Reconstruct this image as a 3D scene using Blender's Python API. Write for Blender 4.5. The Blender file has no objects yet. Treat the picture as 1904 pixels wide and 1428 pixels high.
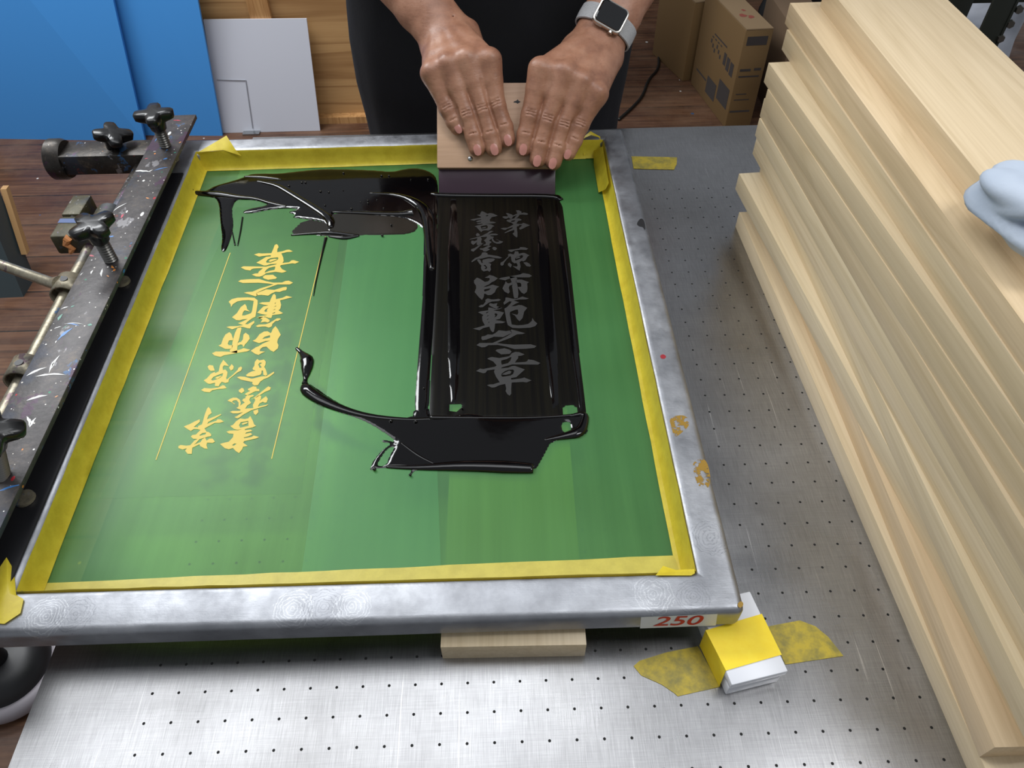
import bpy, bmesh, math, random
import numpy as np
from mathutils import Vector, Matrix
from mathutils.geometry import tessellate_polygon

# ------------------------------------------------------------------ camera, light, exposure
C = bpy.context.scene.collection
U = 0.02            # one hole pitch of the table, metres
TT = 0.80           # height of the table top above the floor
F_PX, PITCH, YAW, ROLL = 1376.0, 0.841753673, -0.0190879779, -0.0142566062
CAMP = np.array([13.6603191, -9.29904928, 28.7290537])
def _axes():
    cy, sy, cp, sp = math.cos(YAW), math.sin(YAW), math.cos(PITCH), math.sin(PITCH)
    fwd = np.array([-sy*cp, cy*cp, -sp]); right = np.array([cy, sy, 0.0]); up = np.cross(right, fwd)
    r = right*math.cos(ROLL) + up*math.sin(ROLL); u = -right*math.sin(ROLL) + up*math.cos(ROLL)
    return np.array([r, u, fwd])
RAX = _axes()
def W(v):           # table units -> world metres
    return (v[0]*U, v[1]*U, v[2]*U + TT)
cam = bpy.data.cameras.new('camera'); cam_o = bpy.data.objects.new('camera', cam); C.objects.link(cam_o)
cam.sensor_width = 36.0; cam.lens = F_PX/1904*36.0; cam.clip_start = 0.02; cam.clip_end = 60
cm = Matrix.Identity(4)
for i in range(3):
    cm[i][0] = RAX[0][i]; cm[i][1] = RAX[1][i]; cm[i][2] = -RAX[2][i]; cm[i][3] = W(CAMP)[i]
cam_o.matrix_world = cm
sc = bpy.context.scene
sc.camera = cam_o
sc.view_settings.view_transform = 'Standard'; sc.view_settings.look = 'None'
sc.view_settings.exposure = 0.0; sc.view_settings.gamma = 1.0; sc.view_settings.use_curve_mapping = False
wd = bpy.data.worlds.new('room_light'); sc.world = wd; wd.use_nodes = True
wd.node_tree.nodes['Background'].inputs[0].default_value = (0.80, 0.84, 0.90, 1)
wd.node_tree.nodes['Background'].inputs[1].default_value = 0.36
def area(name, loc, sx, sy, power, col=(1, 0.97, 0.93), aim=None):
    l = bpy.data.lights.new(name, 'AREA'); l.shape = 'RECTANGLE'; l.size = sx; l.size_y = sy; l.energy = power; l.color = col
    o = bpy.data.objects.new(name, l); C.objects.link(o); o.location = loc
    if aim is not None:
        o.rotation_euler = (Vector(aim)-Vector(loc)).to_track_quat('-Z', 'Y').to_euler()
    return o
area('ceiling_lamp_front', (-0.32, 0.64, TT+1.75), 1.9, 0.80, 15.5, (.95, .975, 1))
area('ceiling_lamp_side', (1.35, 0.0, TT+1.8), 1.0, 0.4, 16, (.97, .985, 1))
area('added_lamp_back', (-1.25, 1.80, TT+1.75), 1.5, 0.6, 60, (.96, .98, 1))  # unseen lamp added to brighten the background

# ------------------------------------------------------------------ helpers
def ray(x, y):
    return CAMP, np.array([(x-952)/F_PX, -(y-714)/F_PX, 1.0]) @ RAX
def at(x, y, z):    # photo direction meeting the level plane z (table units)
    c, d = ray(x, y); return c + (z-c[2])/d[2]*d
def aty(x, y, Y):   # photo direction meeting the upright plane y = Y
    c, d = ray(x, y); return c + (Y-c[1])/d[1]*d
def lin(c):
    return tuple(((v/255.0)/12.92 if v/255.0 <= 0.04045 else ((v/255.0+0.055)/1.055)**2.4) for v in c) + (1.0,)
def tag(o, label=None, cat=None, group=None, kind=None):
    if label: o['label'] = label
    if cat: o['category'] = cat
    if group: o['group'] = group
    if kind: o['kind'] = kind
    return o
def thing(name, loc, label, cat, group=None, rz=0.0):
    o = bpy.data.objects.new(name, None); C.objects.link(o); o.empty_display_size = 0.05
    o.location = W(loc); o.rotation_euler = (0, 0, rz)
    return tag(o, label, cat, group)
def inv(parent):
    m = Matrix.Identity(4)
    while parent is not None:
        m = Matrix.LocRotScale(parent.location, parent.rotation_euler, None) @ m
        parent = parent.parent
    return m.inverted()
def obj(name, verts, faces, mat, parent=None, smooth=False, units=True, autosmooth=None):
    """verts in table units (or metres when units=False), linked as ONE mesh object"""
    me = bpy.data.meshes.new(name)
    vs = [W(v) for v in verts] if units else [tuple(v) for v in verts]
    if parent is not None:
        m = inv(parent); vs = [tuple(m @ Vector(v)) for v in vs]
    me.from_pydata(vs, [], faces)
    bm = bmesh.new(); bm.from_mesh(me)
    bmesh.ops.recalc_face_normals(bm, faces=bm.faces); bm.to_mesh(me); bm.free()
    o = bpy.data.objects.new(name, me); C.objects.link(o)
    if parent is not None: o.parent = parent
    if mat is not None: me.materials.append(mat)
    if smooth or autosmooth:
        for p in me.polygons: p.use_smooth = True
    if autosmooth:
        me.set_sharp_from_angle(angle=math.radians(autosmooth))
    return o
def rebase(o, loc=None):
    """move a mesh object's origin to a point of the table frame (its base)"""
    me = o.data
    if loc is None:
        co = np.array([v.co[:] for v in me.vertices]); l = Vector((co[:,0].mean(), co[:,1].mean(), co[:,2].min()))
    else: l = Vector(W(loc))
    for v in me.vertices: v.co -= l
    o.location = o.location + l
    return o
class MB:
    def __init__(s): s.v = []; s.f = []
    def add(s, v, f):
        n = len(s.v); s.v += [tuple(a) for a in v]; s.f += [tuple(i+n for i in q) for q in f]; return s
    def box(s, lo, hi):
        x0, y0, z0 = lo; x1, y1, z1 = hi
        return s.hexa([(x0,y0,z0),(x1,y0,z0),(x1,y1,z0),(x0,y1,z0)], [(x0,y0,z1),(x1,y0,z1),(x1,y1,z1),(x0,y1,z1)])
    def hexa(s, b, t):
        n = len(b)
        f = [tuple(range(n))[::-1], tuple(range(n, 2*n))] + [(i, (i+1) % n, n+(i+1) % n, n+i) for i in range(n)]
        return s.add(list(b)+list(t), f)
    def tube(s, pts, rad, n=12, cap=True):
        pts = [np.array(p, float) for p in pts]
        rad = [rad]*len(pts) if np.isscalar(rad) else list(rad)
        rings = []; prev = None
        for i, p in enumerate(pts):
            d = pts[min(i+1, len(pts)-1)] - pts[max(i-1, 0)]; d /= np.linalg.norm(d)+1e-12
            a = prev if prev is not None else (np.array([0, 0, 1.0]) if abs(d[2]) < .9 else np.array([1.0, 0, 0]))
            a = a - d*(a@d); a /= np.linalg.norm(a)+1e-12; prev = a; b = np.cross(d, a)
            rings.append([p + rad[i]*(math.cos(t)*a + math.sin(t)*b) for t in np.linspace(0, 2*math.pi, n, endpoint=False)])
        return s.loft(rings, cap)
    def loft(s, rings, cap=True):
        n = len(rings[0]); v = [q for r in rings for q in r]; f = []
        for i in range(len(rings)-1):
            for j in range(n):
                f.append((i*n+j, i*n+(j+1) % n, (i+1)*n+(j+1) % n, (i+1)*n+j))
        if cap:
            f.append(tuple(range(n))[::-1]); f.append(tuple(range((len(rings)-1)*n, len(rings)*n)))
        return s.add(v, f)
    def build(s, name, mat, parent=None, bevel=0, seg=2, **k):
        o = obj(name, s.v, s.f, mat, parent, **k)
        if bevel:
            bm = bmesh.new(); bm.from_mesh(o.data)
            es = [e for e in bm.edges if len(e.link_faces) == 2 and e.calc_face_angle(0) > math.radians(28)]
            bmesh.ops.bevel(bm, geom=es, offset=bevel*U, segments=seg, affect='EDGES', profile=0.5, clamp_overlap=True)
            bm.to_mesh(o.data); bm.free()
            for p in o.data.polygons: p.use_smooth = True
            o.data.set_sharp_from_angle(angle=math.radians(35))
        return o
def crop(x0, y0, s):            # reading coordinates of an enlarged view of the photo
    return lambda pts: [(x0+a*s, y0+b*s) for a, b in pts]
def flat(polys, z, thick=0.0):
    """polys: list of (outer, [holes]) in photo coordinates -> level pieces at height z"""
    mb = MB()
    for outer, holes in polys:
        loops = [[tuple(at(x, y, z)) for x, y in lp] for lp in [outer]+list(holes)]
        mb_flat(mb, loops, thick)
    return mb
def mb_flat(mb, loops, thick=0.0):
    vl = [[Vector((p[0], p[1], 0)) for p in lp] for lp in loops]
    tris = tessellate_polygon(vl)
    pts = [p for lp in loops for p in lp]; n = len(pts)
    if thick == 0:
        mb.add(pts, [t for t in tris]); return
    top = [(p[0], p[1], p[2]+thick) for p in pts]
    f = [tuple(t) for t in tris] + [tuple(i+n for i in t) for t in tris]
    k = 0
    for lp in loops:
        m = len(lp)
        f += [(k+i, k+(i+1) % m, n+k+(i+1) % m, n+k+i) for i in range(m)]; k += m
    mb.add(pts+top, f)
def chaikin(pts, n=2, closed=True):
    pts = [np.array(p, float) for p in pts]
    for _ in range(n):
        q = []; m = len(pts)
        for i in range(m if closed else m-1):
            a, b = pts[i], pts[(i+1) % m]; q += [a*.75+b*.25, a*.25+b*.75]
        if not closed: q = [pts[0]]+q+[pts[-1]]
        pts = q
    return pts
def mound(name, polys, z, h, w, mat, parent, res=0.10, wob=0.0, seed=0, smooth_n=2):
    """a pool of thick liquid: level bottom at z, rounded rim of width w rising to h; polys in photo coordinates"""
    rng = np.random.RandomState(seed); mb = MB()
    for outer, holes in polys:
        lo = np.array([at(x, y, z)[:2] for x, y in chaikin(outer, smooth_n)])
        lh = [np.array([at(x, y, z)[:2] for x, y in chaikin(hh, smooth_n)]) for hh in holes]
        loops = [lo]+lh
        x0, y0 = lo.min(0)-res*2; x1, y1 = lo.max(0)+res*2
        gx = np.arange(x0, x1, res); gy = np.arange(y0, y1, res)
        X, Y = np.meshgrid(gx, gy, indexing='ij'); D = np.full(X.shape, 1e9); ins = np.zeros(X.shape, bool)
        for lp in loops:
            m = len(lp)
            for i in range(m):
                a, b = lp[i], lp[(i+1) % m]; d = b-a; L = d@d+1e-12
                t = np.clip(((X-a[0])*d[0]+(Y-a[1])*d[1])/L, 0, 1)
                D = np.minimum(D, np.hypot(X-a[0]-t*d[0], Y-a[1]-t*d[1]))
                c = ((a[1] > Y) != (b[1] > Y)); 
                if abs(d[1]) > 1e-12: ins ^= c & (X < (Y-a[1])*d[0]/d[1]+a[0])
        S = np.where(ins, D, -D)
        # wobble from a few sine waves keeps the liquid surface uneven
        wv = np.zeros(X.shape)
        for k in range(7):
            th = rng.uniform(0, 6.28); fr = rng.uniform(.5, 2.2); ph = rng.uniform(0, 6.28)
            wv += np.sin((X*math.cos(th)+Y*math.sin(th))*fr+ph)/7
        tt = np.clip(S/w, 0, 1)
        H = h*np.sqrt(np.clip(1-(1-tt)**2, 0, 1))*(1+wob*wv)
        idx = -np.ones(X.shape, int); vs = []; fs = []
        keep = S > -res*0.75
        for i, j in np.argwhere(keep):
            idx[i, j] = len(vs); p = np.array([X[i, j], Y[i, j]])
            if S[i, j] < 0.0:     # pull the outermost grid points onto the outline
                best = None
                for lp in loops:
                    d = np.roll(lp, -1, 0)-lp; L = (d*d).sum(1)+1e-12
                    t = np.clip(((p-lp)*d).sum(1)/L, 0, 1); q = lp+d*t[:, None]; e = ((q-p)**2).sum(1); k = e.argmin()
                    if best is None or e[k] < best[0]: best = (e[k], q[k])
                p = best[1]
            vs.append((p[0], p[1], z + max(H[i, j], 0)))
        ii = idx
        for i in range(X.shape[0]-1):
            for j in range(X.shape[1]-1):
                q = (ii[i, j], ii[i+1, j], ii[i+1, j+1], ii[i, j+1])
                if min(q) >= 0 and (S[i:i+2, j:j+2] > 0).any(): fs.append(q)
        mb.add(vs, fs)
    return mb.build(name, mat, parent, smooth=True)
def sphere_mb(mb, c, r, n=8, sz=1.0):
    rings = []
    for k in range(1, n):
        t = math.pi*k/n
        rings.append([(c[0]+r*math.sin(t)*math.cos(a), c[1]+r*math.sin(t)*math.sin(a), c[2]+sz*r*math.cos(t)) for a in np.linspace(0, 2*math.pi, 2*n, endpoint=False)])
    mb.loft(rings)
# ---- distance-field modelling for the hands
class Field:
    def __init__(s, lo, hi, res):
        s.lo = np.array(lo, float); s.res = res
        s.n = np.ceil((np.array(hi)-s.lo)/res).astype(int)+1
        s.ax = [s.lo[k]+res*np.arange(s.n[k]) for k in range(3)]
        s.F = np.full(s.n, 9.0)
    def cap(s, a, b, ra, rb, k=0.0, sub=False):
        a = np.array(a, float); b = np.array(b, float); m = max(ra, rb)+max(k, .05)*2+s.res*3
        i0 = np.maximum(((np.minimum(a, b)-m-s.lo)/s.res).astype(int), 0)
        i1 = np.minimum(((np.maximum(a, b)+m-s.lo)/s.res).astype(int)+2, s.n)
        if (i1 <= i0).any(): return
        sl = tuple(slice(i0[q], i1[q]) for q in range(3))
        X, Y, Z = np.meshgrid(s.ax[0][sl[0]], s.ax[1][sl[1]], s.ax[2][sl[2]], indexing='ij')
        d = b-a; L = d@d+1e-12
        t = np.clip(((X-a[0])*d[0]+(Y-a[1])*d[1]+(Z-a[2])*d[2])/L, 0, 1)
        D = np.sqrt((X-a[0]-t*d[0])**2+(Y-a[1]-t*d[1])**2+(Z-a[2]-t*d[2])**2)-(ra+t*(rb-ra))
        s.merge(sl, D, k, sub)
    def merge(s, sl, D, k, sub=False):
        A = s.F[sl]
        if sub:
            if k > 0:
                h = np.clip(.5-.5*(A+D)/k, 0, 1); s.F[sl] = A+(-D-A)*h+k*h*(1-h)
            else: s.F[sl] = np.maximum(A, -D)
            return
        if k > 0:
            h = np.clip(.5+.5*(A-D)/k, 0, 1); s.F[sl] = A+(D-A)*h-k*h*(1-h)
        else: s.F[sl] = np.minimum(A, D)
    def mesh(s):
        F = s.F; S = F < 0; n = np.array(F.shape)
        corner = [(i, j, k) for i in (0, 1) for j in (0, 1) for k in (0, 1)]
        def cs(a, c): return a[c[0]:n[0]-1+c[0], c[1]:n[1]-1+c[1], c[2]:n[2]-1+c[2]]
        cnt = sum(cs(S, c).astype(int) for c in corner); act = (cnt > 0) & (cnt < 8)
        idx = -np.ones(act.shape, int); ai = np.argwhere(act); idx[act] = np.arange(len(ai))
        pos = np.zeros((len(ai), 3)); num = np.zeros(len(ai))
        for c1 in corner:
            for ax in range(3):
                if c1[ax] == 1: continue
                c2 = list(c1); c2[ax] = 1; c2 = tuple(c2)
                f1 = cs(F, c1)[act]; f2 = cs(F, c2)[act]; x = (f1 < 0) != (f2 < 0)
                t = np.where(x, f1/(f1-f2+1e-20), 0)
                p = np.tile(np.array(c1, float), (len(ai), 1)); p[:, ax] += t
                pos[x] += p[x]; num[x] += 1
        pos = s.lo+(ai+pos/num[:, None])*s.res
        faces = []
        for ax in range(3):
            u, v = (ax+1) % 3, (ax+2) % 3
            a = [slice(None)]*3; b = [slice(None)]*3; a[ax] = slice(0, -1); b[ax] = slice(1, None)
            E = S[tuple(a)] != S[tuple(b)]; e = np.argwhere(E)
            e = e[(e[:, u] > 0) & (e[:, v] > 0) & (e[:, u] < n[u]-1) & (e[:, v] < n[v]-1)]
            du = np.zeros(3, int); du[u] = 1; dv = np.zeros(3, int); dv[v] = 1
            q = [idx[tuple((e-du-dv).T)], idx[tuple((e-dv).T)], idx[tuple(e.T)], idx[tuple((e-du).T)]]
            q = np.stack(q, 1); fl = S[tuple(a)][tuple(e.T)]
            q[~fl] = q[~fl][:, ::-1]; faces.append(q[(q >= 0).all(1)])
        return pos, np.concatenate(faces)

# ------------------------------------------------------------------ materials
def mat(name, col, rough=.5, metal=0.0, **kw):
    m = bpy.data.materials.new(name); m.use_nodes = True
    b = m.node_tree.nodes['Principled BSDF']
    b.inputs['Base Color'].default_value = lin(col); b.inputs['Roughness'].default_value = rough; b.inputs['Metallic'].default_value = metal
    for k, v in kw.items():
        b.inputs[k.replace('_', ' ')].default_value = v
    return m
class NT:
    def __init__(s, m): s.t = m.node_tree; s.b = s.t.nodes['Principled BSDF']; s.co = None
    def n(s, ty, **kw):
        q = s.t.nodes.new('ShaderNode'+ty)
        for k, v in kw.items():
            if k.startswith('i_'): 
                key = k[2:].replace('_', ' '); q.inputs[int(key) if key.isdigit() else key].default_value = v
            else: setattr(q, k, v)
        return q
    def l(s, a, b): s.t.links.new(a, b)
    def coord(s, scale=(1, 1, 1), out='Object', rot=(0, 0, 0), loc=(0, 0, 0)):
        if s.co is None: s.co = s.n('TexCoord')
        mp = s.n('Mapping'); mp.inputs['Scale'].default_value = scale; mp.inputs['Rotation'].default_value = rot; mp.inputs['Location'].default_value = loc
        s.l(s.co.outputs[out], mp.inputs[0]); return mp.outputs[0]
    def noise(s, vec, scale, detail=4, rough=.55, dist=0.0):
        q = s.n('TexNoise'); q.inputs['Scale'].default_value = scale; q.inputs['Detail'].default_value = detail
        q.inputs['Roughness'].default_value = rough; q.inputs['Distortion'].default_value = dist; s.l(vec, q.inputs['Vector']); return q.outputs[0]
    def vor(s, vec, scale, feature='F1', rnd=1.0):
        q = s.n('TexVoronoi'); q.feature = feature; q.inputs['Scale'].default_value = scale; q.inputs['Randomness'].default_value = rnd; s.l(vec, q.inputs['Vector']); return q
    def ramp(s, fac, stops, interp='LINEAR'):
        q = s.n('ValToRGB'); e = q.color_ramp.elements; q.color_ramp.interpolation = interp
        while len(e) < len(stops): e.new(0.5)
        for el, (p, c) in zip(e, stops): el.position = p; el.color = lin(c) if len(c) == 3 else c
        s.l(fac, q.inputs[0]); return q.outputs[0]
    def mix(s, fac, a, b, blend='MIX'):
        q = s.n('Mix'); q.data_type = 'RGBA'; q.blend_type = blend
        if hasattr(fac, 'links'): s.l(fac, q.inputs[0])
        else: q.inputs[0].default_value = fac
        for v, k in ((a, 6), (b, 7)):
            if hasattr(v, 'links'): s.l(v, q.inputs[k])
            else: q.inputs[k].default_value = lin(v) if len(v) == 3 else v
        return q.outputs[2]
    def math(s, op, a, b=None, c=None):
        q = s.n('Math'); q.operation = op
        for i, v in enumerate((a, b, c)):
            if v is None: continue
            if hasattr(v, 'links'): s.l(v, q.inputs[i])
            else: q.inputs[i].default_value = v
        return q.outputs[0]
    def bump(s, h, strength=.2, dist=.002, prev=None):
        q = s.n('Bump'); q.inputs['Strength'].default_value = strength; q.inputs['Distance'].default_value = dist; s.l(h, q.inputs['Height'])
        if prev is not None: s.l(prev, q.inputs['Normal'])
        return q.outputs[0]
    def set(s, **kw):
        for k, v in kw.items():
            s.l(v, s.b.inputs[k.replace('_', ' ')])

BW = (0, 0, 0, 1); WH = (1, 1, 1, 1)
def m_steel_table():
    m = mat('brushed_steel', (150, 150, 152), .32, 1.0); t = NT(m)
    o = t.coord()
    br = t.noise(t.coord((6, 260, 6)), 8, 3); br2 = t.noise(t.coord((300, 9, 6)), 6, 3)
    big = t.noise(o, 5, 4)
    col = t.ramp(big, [(.3, (156, 155, 155)), (.7, (184, 184, 186))])
    # scratches
    for rz_, thr_, rg_ in ((.05, .70, 1.0), (-.35, .735, 1.3), (1.2, .75, 1.7)):
        s1 = t.ramp(t.noise(t.coord((420, 5.0, 1), rot=(0, 0, rz_), loc=(rg_, 0, 0)), 1.0, 2), [(thr_, BW), (thr_+.03, WH)])
        msk = t.ramp(t.noise(t.coord((1, 1, 1), loc=(rg_, rg_, 0)), 8, 2), [(.45, BW), (.62, WH)])
        col = t.mix(t.mix(1.0, s1, msk, 'MULTIPLY'), col, (222, 221, 222))
    # rows of small vacuum holes: a dot on every grid crossing
    sx = t.n('SeparateXYZ'); t.l(o, sx.inputs[0])
    fx = t.math('SUBTRACT', t.math('FRACT', t.math('ADD', t.math('DIVIDE', sx.outputs[0], U), .5)), .5)
    fy = t.math('MULTIPLY', t.math('SUBTRACT', t.math('FRACT', t.math('ADD', t.math('DIVIDE', sx.outputs[1], U*1.085), .5)), .5), 1.085)
    r = t.math('SQRT', t.math('ADD', t.math('MULTIPLY', fx, fx), t.math('MULTIPLY', fy, fy)))
    hole = t.math('LESS_THAN', r, .055)
    inx = t.math('MULTIPLY', t.math('GREATER_THAN', sx.outputs[0], -.5*U), t.math('LESS_THAN', sx.outputs[1], 34.5*U))
    hole = t.math('MULTIPLY', hole, inx)
    col = t.mix(hole, col, (12, 12, 12))
    col = t.mix(.36, col, t.ramp(br2, [(.3, (150, 150, 150)), (.7, (255, 255, 255))]), 'MULTIPLY')
    col = t.mix(.22, col, t.ramp(br, [(.3, (160, 160, 160)), (.7, (255, 255, 255))]), 'MULTIPLY')
    t.set(Base_Color=col)
    rg = t.ramp(t.noise(o, 14, 5), [(.3, (.24,)*3+(1,)), (.75, (.36,)*3+(1,))])
    t.set(Roughness=t.math('ADD', rg, t.math('MULTIPLY', hole, .5)))
    t.set(Metallic=t.math('SUBTRACT', 1.0, hole))
    t.set(Normal=t.bump(br2, .06, .0005))
    return m
def m_alu():
    m = mat('worn_aluminium', (185, 187, 190), .36, 1.0); t = NT(m); o = t.coord()
    big = t.noise(o, 12, 6, .65)
    col = t.ramp(big, [(.25, (132, 134, 139)), (.55, (166, 168, 173)), (.8, (198, 200, 204))])
    # whorls left by wiping rags
    # whorls ground in by rags and lids, each round its own centre
    nz = t.math('MULTIPLY', t.noise(o, 75, 4, .65), 30)
    for k, (x, y, r_) in enumerate([(85, 1146, .8), (140, 1141, .75), (545, 1132, .8), (600, 1130, .8), (655, 1128, .75), (735, 254, .7), (690, 256, .6), (1320, 1000, .8), (1215, 1105, .8), (1290, 1110, .7), (1140, 255, .6)]):
        c_ = (at(x, y, 2.6)-np.array([7.5, 20, 1.28]))*U
        vm = t.n('VectorMath'); vm.operation = 'DISTANCE'; t.l(o, vm.inputs[0]); vm.inputs[1].default_value = tuple(c_)
        w = t.math('SINE', t.math('ADD', t.math('MULTIPLY', vm.outputs['Value'], 2600), nz))
        f_ = t.math('MULTIPLY', t.ramp(w, [(.60, BW), (.99, (.34, .34, .34, 1))]), t.math('LESS_THAN', vm.outputs['Value'], r_*U))
        col = t.mix(f_, col, (96, 98, 104) if k % 2 else (226, 228, 230))
    # amber residue spots
    am = t.ramp(t.noise(t.coord((1, .6, 1)), 34, 5, .6), [(.735, BW), (.76, WH)])
    col = t.mix(am, col, (140, 112, 40))
    t.set(Base_Color=col)
    t.set(Metallic=t.math('SUBTRACT', 1.0, t.math('MULTIPLY', am, .7)))
    t.set(Roughness=t.ramp(t.noise(o, 40, 6), [(.3, (.38,)*3+(1,)), (.7, (.60,)*3+(1,))]))
    n1 = t.bump(t.noise(o, 90, 5), .32, .0010); n2 = t.bump(t.noise(t.coord((10, 300, 10)), 6, 2), .10, .0005, n1); t.set(Normal=n2)
    return m
def m_wood(name='linden_wood', a=(218, 203, 172), b=(227, 213, 184), sc=1.0, axis=1, rough=.42, rnd=True):
    m = mat(name, a, rough); t = NT(m)
    if rnd:
        oi = t.n('ObjectInfo'); cb = t.n('CombineXYZ')
        t.l(t.math('MULTIPLY', oi.outputs['Random'], 7.0), cb.inputs[0]); t.l(t.math('MULTIPLY', oi.outputs['Random'], 13.0), cb.inputs[1])
        tc = t.n('TexCoord'); ad = t.n('VectorMath'); ad.operation = 'ADD'; t.l(tc.outputs['Object'], ad.inputs[0]); t.l(cb.outputs[0], ad.inputs[1]); base = ad.outputs[0]
    else:
        tc = t.n('TexCoord'); base = tc.outputs['Object']
    def mp(s):
        q = t.n('Mapping'); q.inputs['Scale'].default_value = s; t.l(base, q.inputs[0]); return q.outputs[0]
    s_long = {0: (1.2, 22, 22), 1: (22, 1.2, 22), 2: (22, 22, 1.2)}[axis]
    f_long = {0: (9, 420, 420), 1: (420, 9, 420), 2: (420, 420, 9)}[axis]
    g = t.noise(mp(tuple(v*sc for v in s_long)), 1.3, 3, .5, 1.2)
    rings = t.math('FRACT', t.math('MULTIPLY', g, 4.0))
    col = t.ramp(rings, [(0, a), (.45, b), (.85, b), (1, a)])
    fine = t.ramp(t.noise(mp(f_long), 1.0, 2), [(.3, (222, 214, 200)), (.7, (255, 255, 255))])
    col = t.mix(.35, col, fine, 'MULTIPLY')
    if rnd:
        tone = t.ramp(oi.outputs['Random'], [(0, (236, 226, 212)), (.5, (255, 250, 240)), (1, (250, 232, 214))])
        col = t.mix(.8, col, tone, 'MULTIPLY')
    t.set(Base_Color=col)
    t.set(Normal=t.bump(t.noise(mp(f_long), 1.0, 2), .08, .0004))
    return m
def m_emulsion():
    m = mat('green_emulsion', (80, 150, 78), .40, Specular_IOR_Level=.6); t = NT(m); o = t.coord()
    n = t.noise(t.coord((40, 1.2, 1)), 2.0, 4); big = t.noise(o, 3.5, 3)
    col = t.ramp(n, [(.3, (64, 120, 62)), (.7, (80, 137, 74))])
    col = t.mix(t.ramp(big, [(.35, BW), (.65, (.5, .5, .5, 1))]), col, (96, 164, 100))
    t.set(Base_Color=col)
    t.set(Normal=t.bump(t.noise(t.coord((60, 4, 1)), 3, 3), .05, .0006))
    out = t.t.nodes['Material Output']; tr = t.n('BsdfTransparent'); tr.inputs[0].default_value = lin((170, 216, 112)); mx = t.n('MixShader'); mx.inputs[0].default_value = .46
    t.l(t.b.outputs[0], mx.inputs[1]); t.l(tr.outputs[0], mx.inputs[2]); t.l(mx.outputs[0], out.inputs[0])
    return m
def m_tape(name, col, col2, rough=.38, alpha=.16):
    m = mat(name, col, rough); t = NT(m); o = t.coord()
    c = t.ramp(t.noise(o, 60, 6, .7), [(.38, col2), (.6, col)])
    t.set(Base_Color=c); t.set(Normal=t.bump(t.noise(t.coord((1, 1, 1)), 45, 3), .25, .0015))
    out = t.t.nodes['Material Output']; tr = t.n('BsdfTransparent'); tr.inputs[0].default_value = lin((240, 215, 80)); mx = t.n('MixShader'); mx.inputs[0].default_value = alpha
    t.l(t.b.outputs[0], mx.inputs[1]); t.l(tr.outputs[0], mx.inputs[2]); t.l(mx.outputs[0], out.inputs[0])
    return m
def m_splat(name, base=(74, 70, 70), amount=1.0, rough=.45, metal=.2):
    """dark steel covered with years of flicked paint"""
    m = mat(name, base, rough, metal); t = NT(m); o = t.coord()
    col = t.ramp(t.noise(o, 45, 8, .75), [(.3, tuple(int(v*.6) for v in base)), (.55, base), (.75, (112, 100, 86))])
    blot = t.ramp(t.noise(o, 20, 4), [(.56, BW), (.64, (.55, .55, .55, 1))]); col = t.mix(blot, col, (46, 56, 74))
    for k, (c, thr) in enumerate([((74, 44, 72), .58), ((60, 104, 150), .62), ((150, 148, 150), .63), ((118, 62, 58), .64)]):
        q_ = t.ramp(t.noise(t.coord((1, .6, 1), loc=(k*1.3, k*.7, 0)), 26, 5, .7), [(thr, BW), (thr+.03, (.7, .7, .7, 1))]); col = t.mix(q_, col, c)
    for k, (sc_, c, thr, sx) in enumerate([(150, (232, 230, 226), .07, 1), (62, (225, 225, 222), .085, .45), (75, (60, 120, 190), .08, .5), (85, (170, 40, 50), .075, .6), (95, (40, 120, 90), .07, 1), (80, (210, 130, 60), .06, .7), (190, (210, 205, 195), .09, 1)]):
        v = t.vor(t.coord((1, sx, 1), loc=(k*.37, k*.21, k*.13)), sc_, 'F1')
        cell = t.math('GREATER_THAN', t.n('SeparateColor').outputs[0], .5)
        sp = t.n('SeparateColor'); t.l(v.outputs['Color'], sp.inputs[0])
        pick = t.math('GREATER_THAN', sp.outputs[0], .62); rr = t.math('MULTIPLY', sp.outputs[1], thr*2*amount)
        d = t.math('LESS_THAN', v.outputs['Distance'], rr)
        col = t.mix(t.math('MULTIPLY', d, pick), col, c)
    t.set(Base_Color=col); t.set(Normal=t.bump(t.noise(o, 140, 4), .3, .001))
    return m
def m_skin():
    m = mat('skin', (190, 132, 104), .42); t = NT(m); o = t.coord()
    c = t.ramp(t.noise(o, 38, 5, .6), [(.3, (136, 94, 74)), (.5, (160, 114, 90)), (.72, (178, 132, 107))])
    sp = t.vor(o, 85, 'F1'); spot = t.ramp(sp.outputs['Distance'], [(.06, (.35, .35, .35, 1)), (.12, BW)])
    c = t.mix(spot, c, (120, 74, 56))
    hair = t.ramp(t.noise(t.coord((40, 40, 400)), 3, 2), [(.62, BW), (.7, (.16, .16, .16, 1))]); c = t.mix(hair, c, (70, 46, 38))
    t.set(Base_Color=c)
    b = t.b; b.inputs['Subsurface Weight'].default_value = .08; b.inputs['Subsurface Radius'].default_value = (.006, .003, .002)
    n1 = t.bump(t.noise(t.coord((1, 1, 1)), 260, 4), .30, .0008)
    wr = t.noise(t.coord((30, 30, 160), rot=(.3, 0, 0)), 2.2, 3, .6, .6); n2 = t.bump(wr, .18, .0012, n1); t.set(Normal=n2)
    return m
def m_cloth(name, col, col2, rough=.85):
    m = mat(name, col, rough); t = NT(m); o = t.coord()
    t.set(Base_Color=t.ramp(t.noise(o, 7, 4), [(.35, col), (.7, col2)]))
    t.set(Normal=t.bump(t.noise(t.coord((1, 1, .6)), 300, 3), .2, .001, t.bump(t.noise(t.coord((1, 1, .35)), 9, 2), .5, .02)))
    return m
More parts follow.
